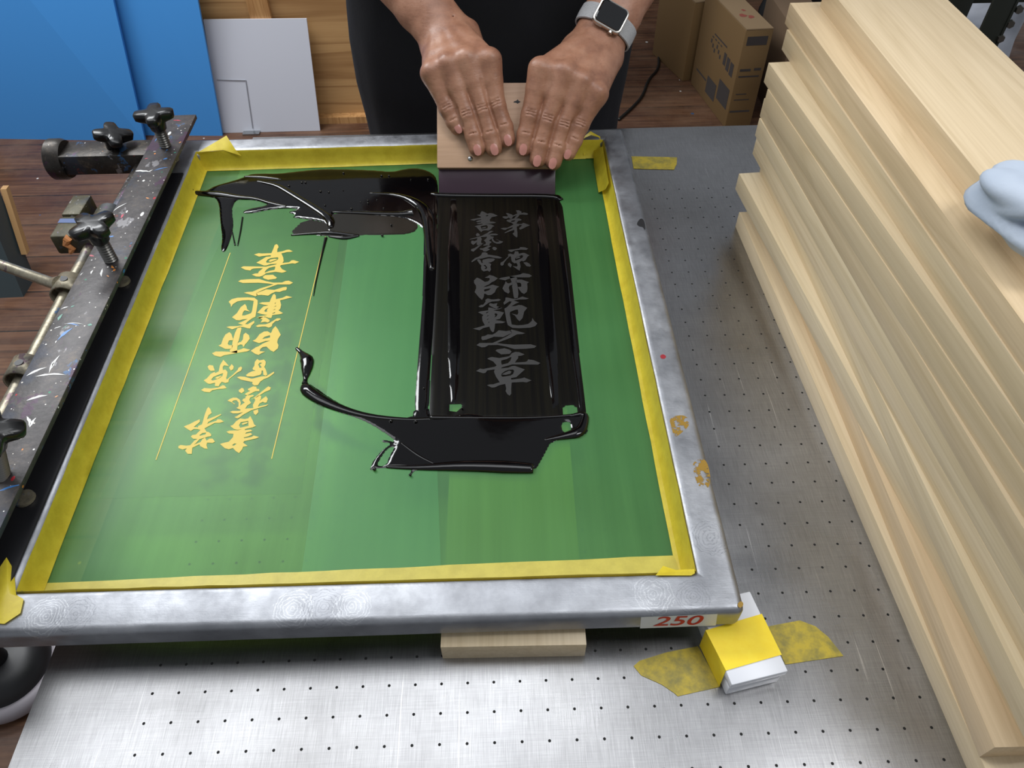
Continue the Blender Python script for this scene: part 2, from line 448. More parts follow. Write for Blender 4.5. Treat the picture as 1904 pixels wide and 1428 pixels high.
def m_apron():
    m = m_cloth('navy_apron_cloth', (10, 11, 17), (17, 18, 26)); t = NT(m); o = t.coord()
    old = t.b.inputs['Base Color'].links[0].from_socket
    for k, (sc_, c, thr) in enumerate([(13, (120, 122, 128), .10), (17, (60, 90, 140), .05), (15, (150, 30, 50), .05)]):
        v = t.vor(t.coord((1, 1, .55), loc=(k*.3, .1, .2*k)), sc_, 'F1'); sp = t.n('SeparateColor'); t.l(v.outputs['Color'], sp.inputs[0])
        d = t.math('LESS_THAN', v.outputs['Distance'], t.math('MULTIPLY', sp.outputs[1], thr)); pick = t.math('GREATER_THAN', sp.outputs[0], .7)
        old = t.mix(t.math('MULTIPLY', t.math('MULTIPLY', d, pick), .5), old, c)
    t.set(Base_Color=old); return m
def m_floor():
    m = mat('brown_plank_floor', (92, 62, 44), .5); t = NT(m); o = t.coord()
    g = t.noise(t.coord((1.5, 26, 1)), 2.2, 6, .65, .4)
    col = t.ramp(g, [(.25, (40, 26, 19)), (.5, (82, 53, 37)), (.75, (116, 82, 58))])
    sx = t.n('SeparateXYZ'); t.l(o, sx.inputs[0])
    fr = t.math('FRACT', t.math('DIVIDE', sx.outputs[1], .16)); seam = t.math('LESS_THAN', fr, .03)
    col = t.mix(seam, col, (26, 17, 12))
    wear = t.ramp(t.noise(o, 2.2, 6, .7), [(.45, BW), (.75, (.7, .7, .7, 1))]); col = t.mix(wear, col, (126, 98, 76))
    for k, (sc_, c, thr) in enumerate([(16, (200, 200, 196), .05), (11, (180, 140, 60), .04), (13, (60, 80, 110), .05)]):
        v = t.vor(t.coord((1, 1, 1), loc=(k*.3, .1, 0)), sc_, 'F1'); sp = t.n('SeparateColor'); t.l(v.outputs['Color'], sp.inputs[0])
        d = t.math('LESS_THAN', v.outputs['Distance'], t.math('MULTIPLY', sp.outputs[1], thr*2)); pick = t.math('GREATER_THAN', sp.outputs[0], .55)
        col = t.mix(t.math('MULTIPLY', d, pick), col, c)
    t.set(Base_Color=col); t.set(Roughness=t.ramp(t.noise(o, 8, 4), [(.3, (.35,)*3+(1,)), (.7, (.65,)*3+(1,))]))
    t.set(Normal=t.bump(g, .3, .002)); return m
def m_ink():
    m = mat('wet_black_ink', (5, 4, 5), .09, 0.0, Specular_IOR_Level=.36, Coat_Weight=.15, Coat_Roughness=.03); t = NT(m)
    t.set(Normal=t.bump(t.noise(t.coord(), 22, 3, .5), .12, .003)); return m
def m_film():
    m = mat('thin_ink_film', (12, 11, 7), .30, Specular_IOR_Level=.15); t = NT(m)
    t.set(Base_Color=t.ramp(t.noise(t.coord((90, 1.5, 1)), 3, 3), [(.35, (6, 5, 4)), (.7, (18, 16, 9))])); return m

M = dict(
    steel=m_steel_table(), alu=m_alu(), board=m_wood(), emul=m_emulsion(),
    tape=m_tape('yellow_masking_tape', (228, 208, 62), (214, 192, 52)), tapeflat=m_tape('yellow_tape_on_steel', (206, 182, 60), (150, 140, 70), .4, .12),
    tapeblk=m_tape('yellow_tape_on_white', (250, 222, 50), (246, 214, 40), .35, .0),
    splat=m_splat('paint_flecked_steel'), splat2=m_splat('paint_flecked_olive_steel', (72, 68, 46), .6, .5, .3), rod=m_splat('worn_steel_rod', (156, 148, 128), .4, .4, .6),
    knob=mat('black_plastic_knob', (16, 16, 17), .28), thread=mat('screw_steel', (120, 118, 114), .35, 1.0), black=mat('shade_and_hole_black', (18, 18, 22), .45),  # black: painted shade strip on the frame, also the collar holes
    tube=m_splat('dark_steel_tube', (58, 54, 50), .5, .4, .6),
    ink=m_ink(), film=m_film(), glyph=mat('unprinted_letter_film', (38, 37, 36), .5), letter=mat('yellow_mesh_letter', (214, 186, 72), .5), sheet=None,
    handle=m_wood('squeegee_wood', (180, 152, 130), (198, 170, 148), .7, 0, .5), blade=mat('plum_rubber_blade', (52, 34, 46), .35), skin=m_skin(), nail=mat('fingernail', (186, 128, 116), .3),
    hair=mat('short_dark_grey_hair', (42, 40, 40), .7), apron=m_apron(), trouser=m_cloth('dark_trouser_cloth', (9, 11, 20), (15, 18, 30)), shirt=m_cloth('dark_shirt_cloth', (14, 15, 20), (22, 23, 30)),
    floor=m_floor(), ply=m_wood('plywood', (158, 118, 74), (192, 152, 102), .35, 0, .55, False), plytrim=m_wood('pine_trim', (170, 124, 76), (196, 150, 98), 1, 2, .5, False),
    blue=mat('blue_plastic_sheet', (70, 150, 224), .5), white=mat('white_foam_board', (205, 208, 218), .5), pencil=mat('pencil_line', (150, 152, 160), .6),
    card=mat('cardboard', (116, 90, 54), .75), cardtop=mat('cardboard_top', (142, 118, 88), .75), cardprint=mat('dark_box_print', (62, 56, 54), .8), redprint=mat('red_box_print', (140, 70, 58), .8), boxtape=mat('brown_box_tape', (168, 146, 110), .4),
    cable=mat('black_cable', (12, 12, 12), .45), plastic=mat('white_plastic', (226, 228, 234), .35), label=mat('white_label', (226, 228, 226), .45), red=mat('red_lettering', (200, 34, 34), .45),
    wsilver=mat('silver_watch_case', (205, 200, 192), .25, 1.0), wglass=mat('black_watch_glass', (4, 4, 6), .05, 0, Coat_Weight=1.0, Coat_Roughness=.02), wstrap=None,
    iron=mat('dark_green_steel', (44, 48, 42), .45, .4), bolt=mat('dull_bolt_steel', (110, 108, 102), .4, 1.0), bag=m_cloth('grey_sheeting', (150, 154, 164), (184, 188, 198), .5), blackbag=mat('black_bag', (9, 9, 11), .5),
    rag=m_cloth('white_rag', (172, 184, 200), (205, 214, 226), .8), ragblue=m_cloth('blue_rag', (50, 80, 170), (70, 104, 200), .8), purple=m_cloth('dull_purple_cloth', (72, 52, 62), (92, 68, 78)),
    teal=mat('grey_teal_panel', (58, 70, 74), .5), edge=mat('bare_wood_edge', (176, 138, 92), .6), grey=mat('grey_rim', (150, 144, 150), .45), darkrub=mat('dark_leather', (26, 26, 28), .45), darkwall=mat('dark_wall', (60, 52, 46), .8), zinc=mat('zinc_screw', (170, 172, 172), .3, 1.0), stain=mat('red_paint_spot', (150, 34, 44), .5), tapepale=m_tape('pale_yellow_tape', (214, 200, 92), (200, 186, 84)), amber=mat('amber_residue', (150, 116, 36), .4), inkspot=mat('dry_ink_spot', (24, 24, 26), .5),
)
def m_strap():
    m = mat('woven_grey_strap', (176, 176, 178), .6); t = NT(m); v = t.vor(t.coord(), 900, 'F1', .3)
    t.set(Base_Color=t.ramp(v.outputs['Distance'], [(.2, (190, 190, 191)), (.7, (150, 150, 152))])); t.set(Normal=t.bump(v.outputs['Distance'], .4, .0008)); return m
M['wstrap'] = m_strap()

# ------------------------------------------------------------------ setting
FZ = -40.0
def struct(name, mb, m, **k): return tag(mb.build(name, m, **k), kind='structure')
struct('floor', MB().box((-130, -60, FZ-2), (150, 210, FZ)), M['floor'])
struct('wall_back', MB().box((-130, 118.5, FZ), (22, 120, 22)), M['ply'])
struct('trim_1', MB().box((-26.0, 117.6, FZ), (-22.6, 118.5, 22)), M['plytrim'])
struct('trim_2', MB().box((-21.5, 116.9, FZ), (22, 118.5, FZ+1.2)), M['plytrim'])
struct('trim_3', MB().box((20.4, 116.9, FZ+1.2), (22, 118.5, 22)), M['plytrim'])
struct('wall_far', MB().box((22, 196, FZ), (150, 198, 40)), M['darkwall'])

# ------------------------------------------------------------------ printing table
tb = thing('printing_table', (0, 0, FZ), 'wide perforated stainless steel printing table under the screen frame', 'table')
TX0, TX1, TY0, TY1 = -4.42, 62.0, -22.0, 41.75
MB().box((TX0, TY0, -.12), (TX1, TY1, 0)).build('table_top', M['steel'], tb)
MB().box((TX0+.15, TY0+.15, -3.0), (TX1-.15, TY1-.15, -.12)).build('table_body', M['iron'], tb)
for lx in (TX0+2.5, TX1-2.5):
    for ly in (TY0+2.5, TY1-2.5):
        MB().box((lx-1, ly-1, FZ), (lx+1, ly+1, -3.0)).build('leg', M['iron'], tb)

# ------------------------------------------------------------------ board being printed, under the screen
BT = 1.1            # board thickness
def board(name, length, width, label, group=None):
    mb = MB().box((-width/2, -length/2, 0), (width/2, length/2, BT))
    o = mb.build(name, M['board'], None, bevel=.05, units=False)
    for v in o.data.vertices: v.co *= U
    return tag(o, label, 'wooden board', group)
pb = board('wooden_board', 29.0, 5.55, 'pale wooden board lying under the screen, its front end showing below the frame')
pb.location = W((14.02, 2.02+14.5, 0.0)); pb.rotation_euler = (0, 0, math.radians(-.9))

# ------------------------------------------------------------------ screen frame
ZT, ZB, ZM = 2.60, 1.28, 1.32
sf = thing('screen_frame', (7.5, 20, ZB), 'aluminium printing screen with green mesh edged in yellow tape', 'printing screen')
OUT = [(-7.0, 2.44), (22.45, 2.42), (22.37, 37.25), (-7.9, 37.1)]
INN = [(-5.12, 4.18), (20.90, 4.10), (20.86, 35.78), (-6.22, 35.5)]
def frame_mb():
    bm_v = []; f = []
    for z in (ZB, ZT):
        bm_v += [(x, y, z) for x, y in OUT] + [(x, y, z) for x, y in INN]
    for i in range(4):
        j = (i+1) % 4
        f += [(8+i, 8+j, 12+j, 12+i), (i, j, 4+j, 4+i), (i, j, 8+j, 8+i), (4+i, 4+j, 12+j, 12+i)]
    return MB().add(bm_v, f)
frame_mb().build('frame', M['alu'], sf, bevel=.30, seg=4)
# the stretched mesh
MI = [(INN[0][0]-.4, INN[0][1]-.4), (INN[1][0]+.4, INN[1][1]-.4), (INN[2][0]+.4, INN[2][1]+.4), (INN[3][0]-.4, INN[3][1]+.4)]
def grid_quad(q, z, nx=2, ny=2):
    vs = []; fs = []
    for j in range(ny+1):
        for i in range(nx+1):
            u, v = i/nx, j/ny
            a = np.array(q[0])*(1-u)+np.array(q[1])*u; b = np.array(q[3])*(1-u)+np.array(q[2])*u; p = a*(1-v)+b*v
            vs.append((p[0], p[1], z))
    for j in range(ny):
        for i in range(nx): k = j*(nx+1)+i; fs.append((k, k+1, k+nx+2, k+nx+1))
    return MB().add(vs, fs)
mesh_o = grid_quad(MI, ZM).build('screen_mesh', M['emul'], sf)
# faint rectangles in the emulsion: darker one coated a second time, lighter one painted-on glare
m_patch = mat('coat_and_glare_patch', (74, 138, 66), .36); m_glare = mat('painted_glare_patch', (96, 168, 104), .30)
def thin_glass(m, a):
    t = NT(m); out = t.t.nodes['Material Output']; tr = t.n('BsdfTransparent'); mx = t.n('MixShader'); mx.inputs[0].default_value = a
    t.l(t.b.outputs[0], mx.inputs[1]); t.l(tr.outputs[0], mx.inputs[2]); t.l(mx.outputs[0], out.inputs[0])
thin_glass(m_patch, .62); thin_glass(m_glare, .65)
flat([([(185, 927), (560, 918), (628, 470), (640, 385), (440, 385)], [])], ZM+.006).build('coat_and_glare_patch', m_patch, sf)
flat([([(560, 1072), (820, 1062), (795, 385), (655, 385)], [])], ZM+.007).build('coat_and_glare_patch', m_glare, sf)
# stencil lettering (reads 茅原書藝會 師範之章)
g1 = crop(440, 440, 140/1428); g2 = crop(410, 520, 150/1428); g3 = crop(370, 590, 160/1428); g4 = crop(320, 730, 180/1904)
G = []
def gl(g, outer, *holes): G.append((g(outer), [g(h) for h in holes]))
# 章
gl(g1, [(330,345),(420,318),(480,325),(660,318),(700,230),(720,170),(755,145),(785,165),(797,205),(775,240),(770,300),(860,285),(950,255),(1000,252),(1068,285),(1020,295),(960,297),(890,315),(850,322),(885,400),(895,470),(870,505),(1000,490),(1040,455),(1080,450),(1187,483),(1110,518),(1060,510),(850,545),(822,562),(860,620),(948,662),(900,682),(860,690),(740,672),(560,700),(500,745),(440,765),(370,762),(290,725),(350,705),(410,700),(420,670),(470,630),(500,602),(330,610),(290,620),(260,648),(170,635),(80,592),(130,568),(240,570),(560,574),(740,534),(765,518),(640,528),(565,552),(520,553),(375,500),(460,450),(560,390),(650,380),(650,357),(480,375),(430,385)],
   [(560,480),(590,440),(640,415),(780,398),(795,412),(780,442),(720,474),(650,497),(570,500)], [(530,680),(570,630),(620,595),(732,572),(732,600),(720,635),(620,655),(545,685)])
gl(g1, [(605,470),(640,440),(720,425),(778,430),(740,450),(640,485)])
gl(g1, [(495,770),(540,735),(690,728),(768,785),(740,805),(600,825),(520,800)])
# 之
gl(g1, [(30,855),(80,825),(240,812),(430,808),(560,850),(700,878),(860,875),(930,845),(990,840),(1072,878),(1010,912),(780,912),(640,960),(500,1015),(372,1076),(400,1110),(360,1138),(320,1125),(140,1070),(200,1055),(300,1050),(440,990),(640,930),(700,910),(600,895),(420,880),(120,885)])
gl(g1, [(372,1078),(470,1042),(560,1007),(720,1015),(880,965),(945,958),(955,985),(940,1020),(880,1030),(820,1055),(740,1050),(670,1080),(600,1125),(470,1110),(385,1120)])
# 範
gl(g2, [(680,425),(740,405),(870,400),(900,330),(930,270),(955,255),(980,285),(985,350),(1100,325),(1170,290),(1275,316),(1200,335),(1140,350),(1055,372),(1075,450),(1060,520),(1030,550),(1110,598),(1060,615),(920,632),(900,685),(850,680),(790,657),(700,690),(650,674),(720,650),(830,630),(780,622),(720,612),(650,590),(700,540),(760,480),(850,460),(760,447)],
   [(775,560),(800,530),(850,502),(820,540),(830,565),(800,577)], [(960,430),(980,402),(975,432)], [(920,602),(968,577),(966,596),(922,608)], [(925,547),(975,520),(965,537)], [(945,487),(990,462),(985,477)])
gl(g2, [(662,674),(730,664),(800,670),(870,720),(870,745),(840,765),(790,750),(710,765),(745,710)])
gl(g2, [(625,825),(680,800),(800,795),(870,770),(1000,690),(1050,688),(1075,705),(1040,720),(1020,735),(980,735),(920,790),(910,830),(860,855),(800,835),(740,835),(660,845)])
gl(g2, [(145,395),(200,350),(300,325),(480,318),(600,325),(660,370),(660,430),(620,660),(560,690),(480,750),(440,790),(480,795),(600,730),(600,770),(550,815),(525,870),(480,865),(410,845),(340,837),(210,885),(105,845),(160,830),(290,828),(400,810),(310,775),(370,755),(480,702),(400,707),(340,725),(280,720),(205,670),(290,600),(360,490),(435,435),(460,470),(475,530),(525,570),(430,547),(400,582),(385,640),(430,638),(540,600),(560,560),(590,382),(500,367),(400,372),(300,390),(220,440),(190,490),(180,440)])
# 師
gl(g3, [(218,600),(280,572),(400,572),(540,578),(700,535),(740,515),(855,545),(800,570),(640,595),(420,635),(360,662),(260,640)])
gl(g3, [(640,180),(700,170),(705,200),(660,400),(640,430),(635,598),(520,580),(510,545),(545,520),(560,400),(600,260)])
gl(g3, [(325,475),(370,450),(400,360),(440,290),(505,250),(540,280),(572,382),(500,390),(480,440),(490,465),(562,470),(545,525),(500,530),(440,530)])
gl(g3, [(638,430),(700,410),(730,370),(740,290),(775,260),(830,300),(845,360),(800,420),(770,450),(740,500),(720,460),(690,455),(636,480)])
gl(g3, [(890,395),(940,370),(990,310),(1000,290),(1080,240),(1140,235),(1185,265),(1200,260),(1225,200),(1270,150),(1310,200),(1358,295),(1310,370),(1300,420),(1320,470),(1310,520),(1240,578),(1190,555),(1120,490),(1060,500),(1020,530),(1010,565),(1100,575),(1040,600),(990,630),(930,610),(860,560),(940,505),(1000,480),(1060,440),(1180,390),(1100,400),(1000,435)],
   [(1050,365),(1090,330),(1180,302),(1182,338),(1130,353)])
# 原
gl(g3, [(145,820),(175,795),(235,805),(265,890),(200,895),(165,870)])
gl(g3, [(80,1050),(130,1020),(200,940),(260,910),(275,930),(330,900),(350,800),(405,710),(440,745),(500,815),(420,800),(395,830),(400,880),(440,870),(475,910),(470,960),(455,1010),(460,1040),(560,960),(640,880),(660,840),(700,820),(718,845),(700,890),(640,920),(500,1030),(490,1080),(440,1095),(380,1075),(350,1110),(330,1150),(265,1145),(270,1090),(190,1110),(150,1105)],
   [(205,1040),(240,995),(320,960),(402,932),(390,980),(330,1020),(230,1055)])
gl(g3, [(270,1020),(290,995),(365,974),(380,980),(310,1025)])
gl(g3, [(500,840),(545,780),(578,820),(570,865),(530,890)])
gl(g3, [(38,1210),(90,1178),(200,1185),(320,1170),(400,1130),(430,1140),(460,1180),(400,1190),(330,1195),(220,1215),(180,1250),(90,1240)])
# 會
gl(g3, [(890,855),(920,810),(930,740),(970,695),(1000,720),(1080,705),(1110,740),(1105,790),(1085,830),(1110,870),(1135,955),(1110,975),(1070,960),(1065,890),(1040,890),(1040,930),(1020,960),(960,975),(900,990),(800,985),(780,965),(820,930),(880,902),(940,890),(900,875)],
   [(985,790),(1010,757),(1050,760),(1010,790),(1030,820),(1045,830),(1010,848)])
gl(g3, [(630,1000),(680,985),(760,992),(870,1022),(900,1020),(1040,985),(1120,980),(1245,905),(1250,930),(1160,1000),(1080,1030),(1020,1070),(980,1130),(920,1135),(885,1110),(890,1080),(700,1040)])
# 藝
gl(g3, [(660,1215),(710,1175),(740,1185),(755,1230),(710,1265),(670,1245)])
gl(g3, [(810,1195),(900,1150),(950,1155),(960,1190),(1000,1195),(1005,1230),(940,1230),(800,1300),(755,1280),(850,1225),(820,1215)])
gl(g3, [(880,1365),(1000,1270),(1150,1150),(1195,1170),(1180,1210),(1100,1240),(960,1330)])
gl(g4, [(1090,165),(1140,130),(1200,105),(1270,105),(1330,140),(1355,200),(1345,260),(1430,200),(1380,160),(1400,130),(1450,110),(1440,90),(1480,60),(1600,50),(1610,75),(1540,100),(1520,150),(1555,210),(1480,260),(1440,320),(1600,310),(1590,250),(1640,150),(1620,120),(1700,60),(1755,70),(1750,130),(1720,170),(1800,110),(1850,75),(1885,130),(1860,200),(1820,205),(1790,185),(1720,220),(1690,280),(1900,235),(1860,265),(1700,310),(1560,352),(1400,440),(1320,500),(1280,510),(1225,490),(1280,465),(1400,387),(1300,415),(1200,415),(1140,385),(1190,365),(1340,363),(1350,342),(1265,310),(1310,280),(1310,200),(1270,155),(1210,160),(1180,190),(1250,235),(1220,232),(1170,195)])
gl(g4, [(1600,362),(1690,332),(1700,390),(1650,445),(1610,420)])
# 書
gl(g4, [(1145,660),(1200,640),(1260,570),(1340,515),(1430,525),(1500,510),(1540,465),(1590,560),(1615,630),(1655,660),(1580,690),(1440,722),(1430,745),(1550,732),(1580,760),(1460,790),(1440,815),(1550,797),(1580,830),(1500,865),(1410,890),(1420,902),(1560,880),(1610,850),(1715,880),(1660,905),(1420,960),(1400,990),(1490,1055),(1400,1070),(1380,1120),(1320,1195),(1260,1160),(1200,1095),(1120,1120),(1040,1100),(945,1015),(1030,990),(1120,970),(1200,880),(1210,817),(1120,810),(1070,775),(1130,755),(1300,745),(1380,722),(1290,737),(1220,722)],
   [(1320,650),(1350,590),(1500,560),(1505,660),(1340,695)], [(1180,1040),(1230,1005),(1270,1010),(1220,1050)])
gl(g4, [(1370,620),(1400,600),(1490,580),(1480,610),(1390,640)])
# 茅
gl(g4, [(125,1060),(170,1035),(280,1050),(360,1040),(440,950),(500,917),(420,915),(370,870),(400,840),(470,830),(560,740),(500,722),(430,722),(370,760),(310,725),(235,675),(270,655),(350,625),(440,575),(545,530),(550,580),(450,665),(430,680),(510,690),(520,660),(590,630),(620,530),(650,420),(690,320),(720,285),(760,340),(780,410),(720,450),(690,530),(800,490),(960,425),(970,440),(850,510),(720,580),(690,620),(760,595),(870,560),(900,530),(950,530),(1020,575),(940,600),(840,600),(740,655),(640,710),(680,775),(720,780),(770,820),(770,860),(700,875),(540,922),(470,1000),(430,1030),(560,980),(600,920),(650,890),(680,950),(740,910),(800,910),(845,970),(800,995),(690,990),(680,1040),(700,1110),(640,1105),(560,1060),(540,1022),(400,1090),(390,1210),(310,1210),(260,1150),(290,1100),(210,1125),(130,1097)],
   [(540,845),(600,800),(675,792),(655,830),(560,853)])
GW = [[[tuple(at(x, y, ZM)[:2]) for x, y in lp] for lp in [o]+h] for o, h in G]      # lettering as a plan in table units
def lettering(z, turn=False):
    mb = MB(); s = complex(-.987, -.014); off = complex(13.939, 40.989)
    for loops in GW:
        L = []
        for lp in loops:
            q = []
            for x, y in lp:
                w = complex(x, y)
                if turn: w = s*w+off
                q.append((w.real, w.imag, z))
            L.append(q)
        mb_flat(mb, L)
    return mb
lt = lettering(ZM+.02).build('stencil_lettering', M['letter'], mesh_o)
tag(lt, 'yellow brush lettering on the green mesh')
for a, b in (((428, 470), (290, 855)), ((605, 440), (505, 853))):
    A, B = at(*a, ZM+.02), at(*b, ZM+.02)
    MB().add([A+[-.022, 0, 0], A+[.022, 0, 0], B+[.022, 0, 0], B+[-.022, 0, 0]], [(0, 1, 2, 3)]).build('guide_line', M['letter'], mesh_o)
# yellow tape lining the inside of the frame
def strip(rows, name, m, parent, wob=0.0, seed=0, **k):
    """rows: polylines of equal length (table units) skinned into a band"""
    rng = random.Random(seed); n = len(rows[0]); v = []; f = []
    for r in rows:
        for p in r: v.append((p[0]+rng.uniform(-wob, wob), p[1]+rng.uniform(-wob, wob), p[2]+rng.uniform(0, wob)))
    for i in range(len(rows)-1):
        for j in range(n-1): f.append((i*n+j, i*n+j+1, (i+1)*n+j+1, (i+1)*n+j))
    return MB().add(v, f).build(name, m, parent, autosmooth=40)
def lerp(a, b, n): return [tuple(np.array(a)*(1-t)+np.array(b)*t) for t in np.linspace(0, 1, n)]
NT_ = 26
def band(a, b, c, d, din, name, seed, tm='tape'):
    """frame inner corners a->b (top edge) with mesh-side limit c->d"""
    ins = np.array(din)
    rows = [lerp((a[0]+ins[0]*.0, a[1]+ins[1]*.0, ZT-.02), (b[0], b[1], ZT-.02), NT_),
            lerp((a[0]+ins[0]*.06, a[1]+ins[1]*.06, ZT-.5), (b[0]+ins[0]*.06, b[1]+ins[1]*.06, ZT-.5), NT_),
            lerp((a[0]+ins[0]*.14, a[1]+ins[1]*.14, ZM+.25), (b[0]+ins[0]*.14, b[1]+ins[1]*.14, ZM+.25), NT_),
            lerp((a[0]+ins[0]*.28, a[1]+ins[1]*.28, ZM+.06), (b[0]+ins[0]*.28, b[1]+ins[1]*.28, ZM+.06), NT_),
            lerp((c[0], c[1], ZM+.03), (d[0], d[1], ZM+.03), NT_)]
    return strip(rows, name, M[tm], sf, .018, seed)
q = lambda x, y: tuple(at(x, y, ZM+.03)[:2])
band(INN[3], INN[0], q(388, 312), q(84, 1092), (1, 0), 'tape_strip', 1)
band(INN[2], INN[1], q(1106, 288), q(1253, 1045), (-1, 0), 'tape_strip', 2)
band(INN[3], INN[2], q(372, 319), q(1118, 294.5), (0, -1), 'tape_strip', 3)
band(INN[0], INN[1], q(70, 1085), q(1262, 1032), (0, 1), 'tape_strip', 4, 'tapepale')
# folded tape ends at the corners
def tape_piece(pts, name, parent, m, sag=0.0):
    ctr = np.mean(pts, 0); 
    v = [tuple(p) for p in pts]+[tuple(ctr+np.array([0, 0, sag]))]; n = len(pts)
    return MB().add(v, [(i, (i+1) % n, n) for i in range(n)]).build(name, m, parent, autosmooth=50)
z = ZT+.04
tape_piece([at(368, 283, z), at(421, 252, z+.5), at(437, 277, z+.05), at(449, 290, ZT-.3), at(415, 279, z)], 'tape_fold', sf, M['tape'], .05)
tape_piece([at(1083, 256, z), at(1098, 244, z+.1), at(1116, 254, z), at(1117, 262, ZT-.1), at(1107, 275, ZM+.6), at(1085, 290, ZM+.2)], 'tape_fold', sf, M['tape'], .06)
tape_piece([at(1219, 1070, z), at(1233, 1052, ZT-.2), at(1252, 1060, ZT-.1), at(1291, 1058, z), at(1292, 1066, z), at(1285, 1070, z)], 'tape_fold', sf, M['tape'], .05)
tape_piece([at(-14, 1075, z), at(12, 1036, z+.3), at(26, 1060, ZT), at(30, 1106, z), at(44, 1114, z+.03), at(38, 1140, z+.03), at(8, 1160, z+.03), at(-14, 1158, z+.03)], 'tape_fold', sf, M['tape'], .10)
tape_piece([at(1104, 280, ZM+.5), at(1121, 272, ZT-.1), at(1132, 340, ZT-.1), at(1126, 352, ZM+.5), at(1113, 358, ZM+.08), at(1104, 306, ZM+.08)], 'tape_fold', sf, M['tape'], .02)
# number label on the front of the frame
fy = 2.43-.012
def front(x, y): 
    c, d = ray(x, y); t = (fy-c[1])/d[1]; return c+t*d
lab = MB().add([front(1192, 1147.5), front(1334, 1141.5), front(1331, 1163), front(1190, 1168.5)], [(0, 1, 2, 3)]).build('number_label', M['label'], sf)
tag(lab, 'white label with red number 250')
def text_mesh(txt, size, name, m, parent, org, ux, uy, extrude=0.0, shear=0.0, sx=1.0):
    cu = bpy.data.curves.new(name, 'FONT'); cu.body = txt; cu.size = size; cu.align_x = 'CENTER'; cu.align_y = 'CENTER'; cu.shear = shear; cu.offset = size*.012
    to = bpy.data.objects.new(name, cu); C.objects.link(to); dg = bpy.context.evaluated_depsgraph_get()
    me = bpy.data.meshes.new_from_object(to.evaluated_get(dg)); bpy.data.objects.remove(to)
    vs = [tuple(np.array(org)+np.array(ux)*v.co.x*sx+np.array(uy)*v.co.y) for v in me.vertices]; fs = [tuple(p.vertices) for p in me.polygons]
    return obj(name, vs, fs, m, parent)
A, B = front(1214, 1166), front(1308, 1162); H = front(1262, 1146)-front(1260, 1168)
fy -= .012
ctr = front(1260, 1155.5); ux = np.array([1.0, 0, 0])
text_mesh('250', 1.12, 'label_number', M['red'], lab, ctr, (1, 0, 0.0), (0.0, 0, 1), shear=.14, sx=1.08)
def patchy(m, sc_, thr):
    t = NT(m); out = t.t.nodes['Material Output']; tr = t.n('BsdfTransparent'); mx = t.n('MixShader')
    t.l(t.ramp(t.noise(t.coord(), sc_, 5, .7), [(thr, WH), (thr+.06, BW)]), mx.inputs[0]); t.l(t.b.outputs[0], mx.inputs[2]); t.l(tr.outputs[0], mx.inputs[1])
    t.l(mx.outputs[0], out.inputs[0])
patchy(M['amber'], 120, .50)
# stains on the frame top
for pts, mm, nm in (([(1243, 776), (1276, 770), (1284, 790), (1266, 806), (1253, 815), (1249, 795)], 'amber', 'amber_stain'), ([(1287, 858), (1312, 850), (1322, 885), (1318, 910), (1298, 905), (1290, 880)], 'amber', 'amber_stain'),
                    ([(1371, 1122), (1378, 1117), (1383, 1122), (1380, 1130), (1373, 1130)], 'amber', 'amber_stain'), ([(1227, 661), (1233, 658), (1239, 662), (1237, 667), (1229, 667)], 'stain', 'red_spot'),
                    ([(1183, 416), (1192, 404), (1199, 412), (1200, 430), (1196, 422), (1188, 421)], 'inkspot', 'ink_spot')):
    P = [tuple(at(x, y, ZT+.006)) for x, y in chaikin(pts, 2)]; mb = MB(); mb_flat(mb, [P]); mb.build(nm, M[mm], sf)

# ------------------------------------------------------------------ wet ink on the mesh
ink = thing('wet_ink', (12, 20, ZM), 'wet glossy black ink puddled and pulled across the green screen mesh', 'ink')
k5 = crop(320, 250, 500/1785); kn = crop(500, 600, 650/1904)
pool = k5([(95,425),(95,375),(118,352),(140,362),(152,385),(230,375),(280,342),(400,310),(478,285),(520,262),(620,258),(700,262),(900,238),(1040,228),(1350,238),(1460,250),(1550,228),(1620,222),(1700,240),(1760,285),(1768,420),(1762,540),(1735,640),(1690,650),(1640,600),(1560,560),(1500,548),(1380,540),(1240,524),(1070,512),(1060,560),(1050,640),(1035,640),(1030,590),(960,572),(880,562),(790,552),(830,535),(755,515),(870,497),(760,490),(640,500),(520,527),(460,522),(500,495),(660,468),(560,437),(440,430),(415,450),(395,500),(410,600),(392,690),(350,790),(322,770),(335,690),(320,585),(310,430),(240,412),(152,405),(112,428)])
mound('ink_pool', [(pool, [])], ZM+.01, .06, .24, M['ink'], ink, .10, .35, 3)
m_thin = mat('scraped_thin_ink', (34, 29, 25), .18); thin_glass(m_thin, .10)
mound('ink_skim', [(k5([(768,668),(880,558),(1030,588),(1070,510),(1400,530),(1560,550),(1645,600),(1600,662),(1400,668),(1240,668),(1150,690),(1040,676),(900,665)]), [])], ZM+.006, .012, .1, m_thin, ink, .12, 0, 3, 1)
ridge_late = [k5([(790, 668), (950, 655), (1060, 650), (1200, 668), (1240, 672)]), k5([(1040, 676), (1150, 690), (1240, 670)])]
band_ = [(789, 425), (800, 405), (812, 392), (814, 430), (809, 560), (800, 700), (797, 778), (770, 778), (774, 700), (782, 610), (787, 520), (788, 440)]
mound('ink_band', [(band_, [])], ZM+.012, .045, .25, M['ink'], ink, .11, .2, 5)
film = [(813, 362), (1036, 362), (1046, 385), (1060, 490), (1076, 640), (1090, 768), (1085, 778), (798, 778), (803, 640), (812, 480)]
mound('ink_film', [(film, [[(1046, 757), (1062, 753), (1072, 758), (1075, 772), (1047, 774)], [(838, 775), (836, 752), (858, 752), (860, 756)]])], ZM+.008, .018, .12, M['film'], ink, .14, 0, 1, 0)
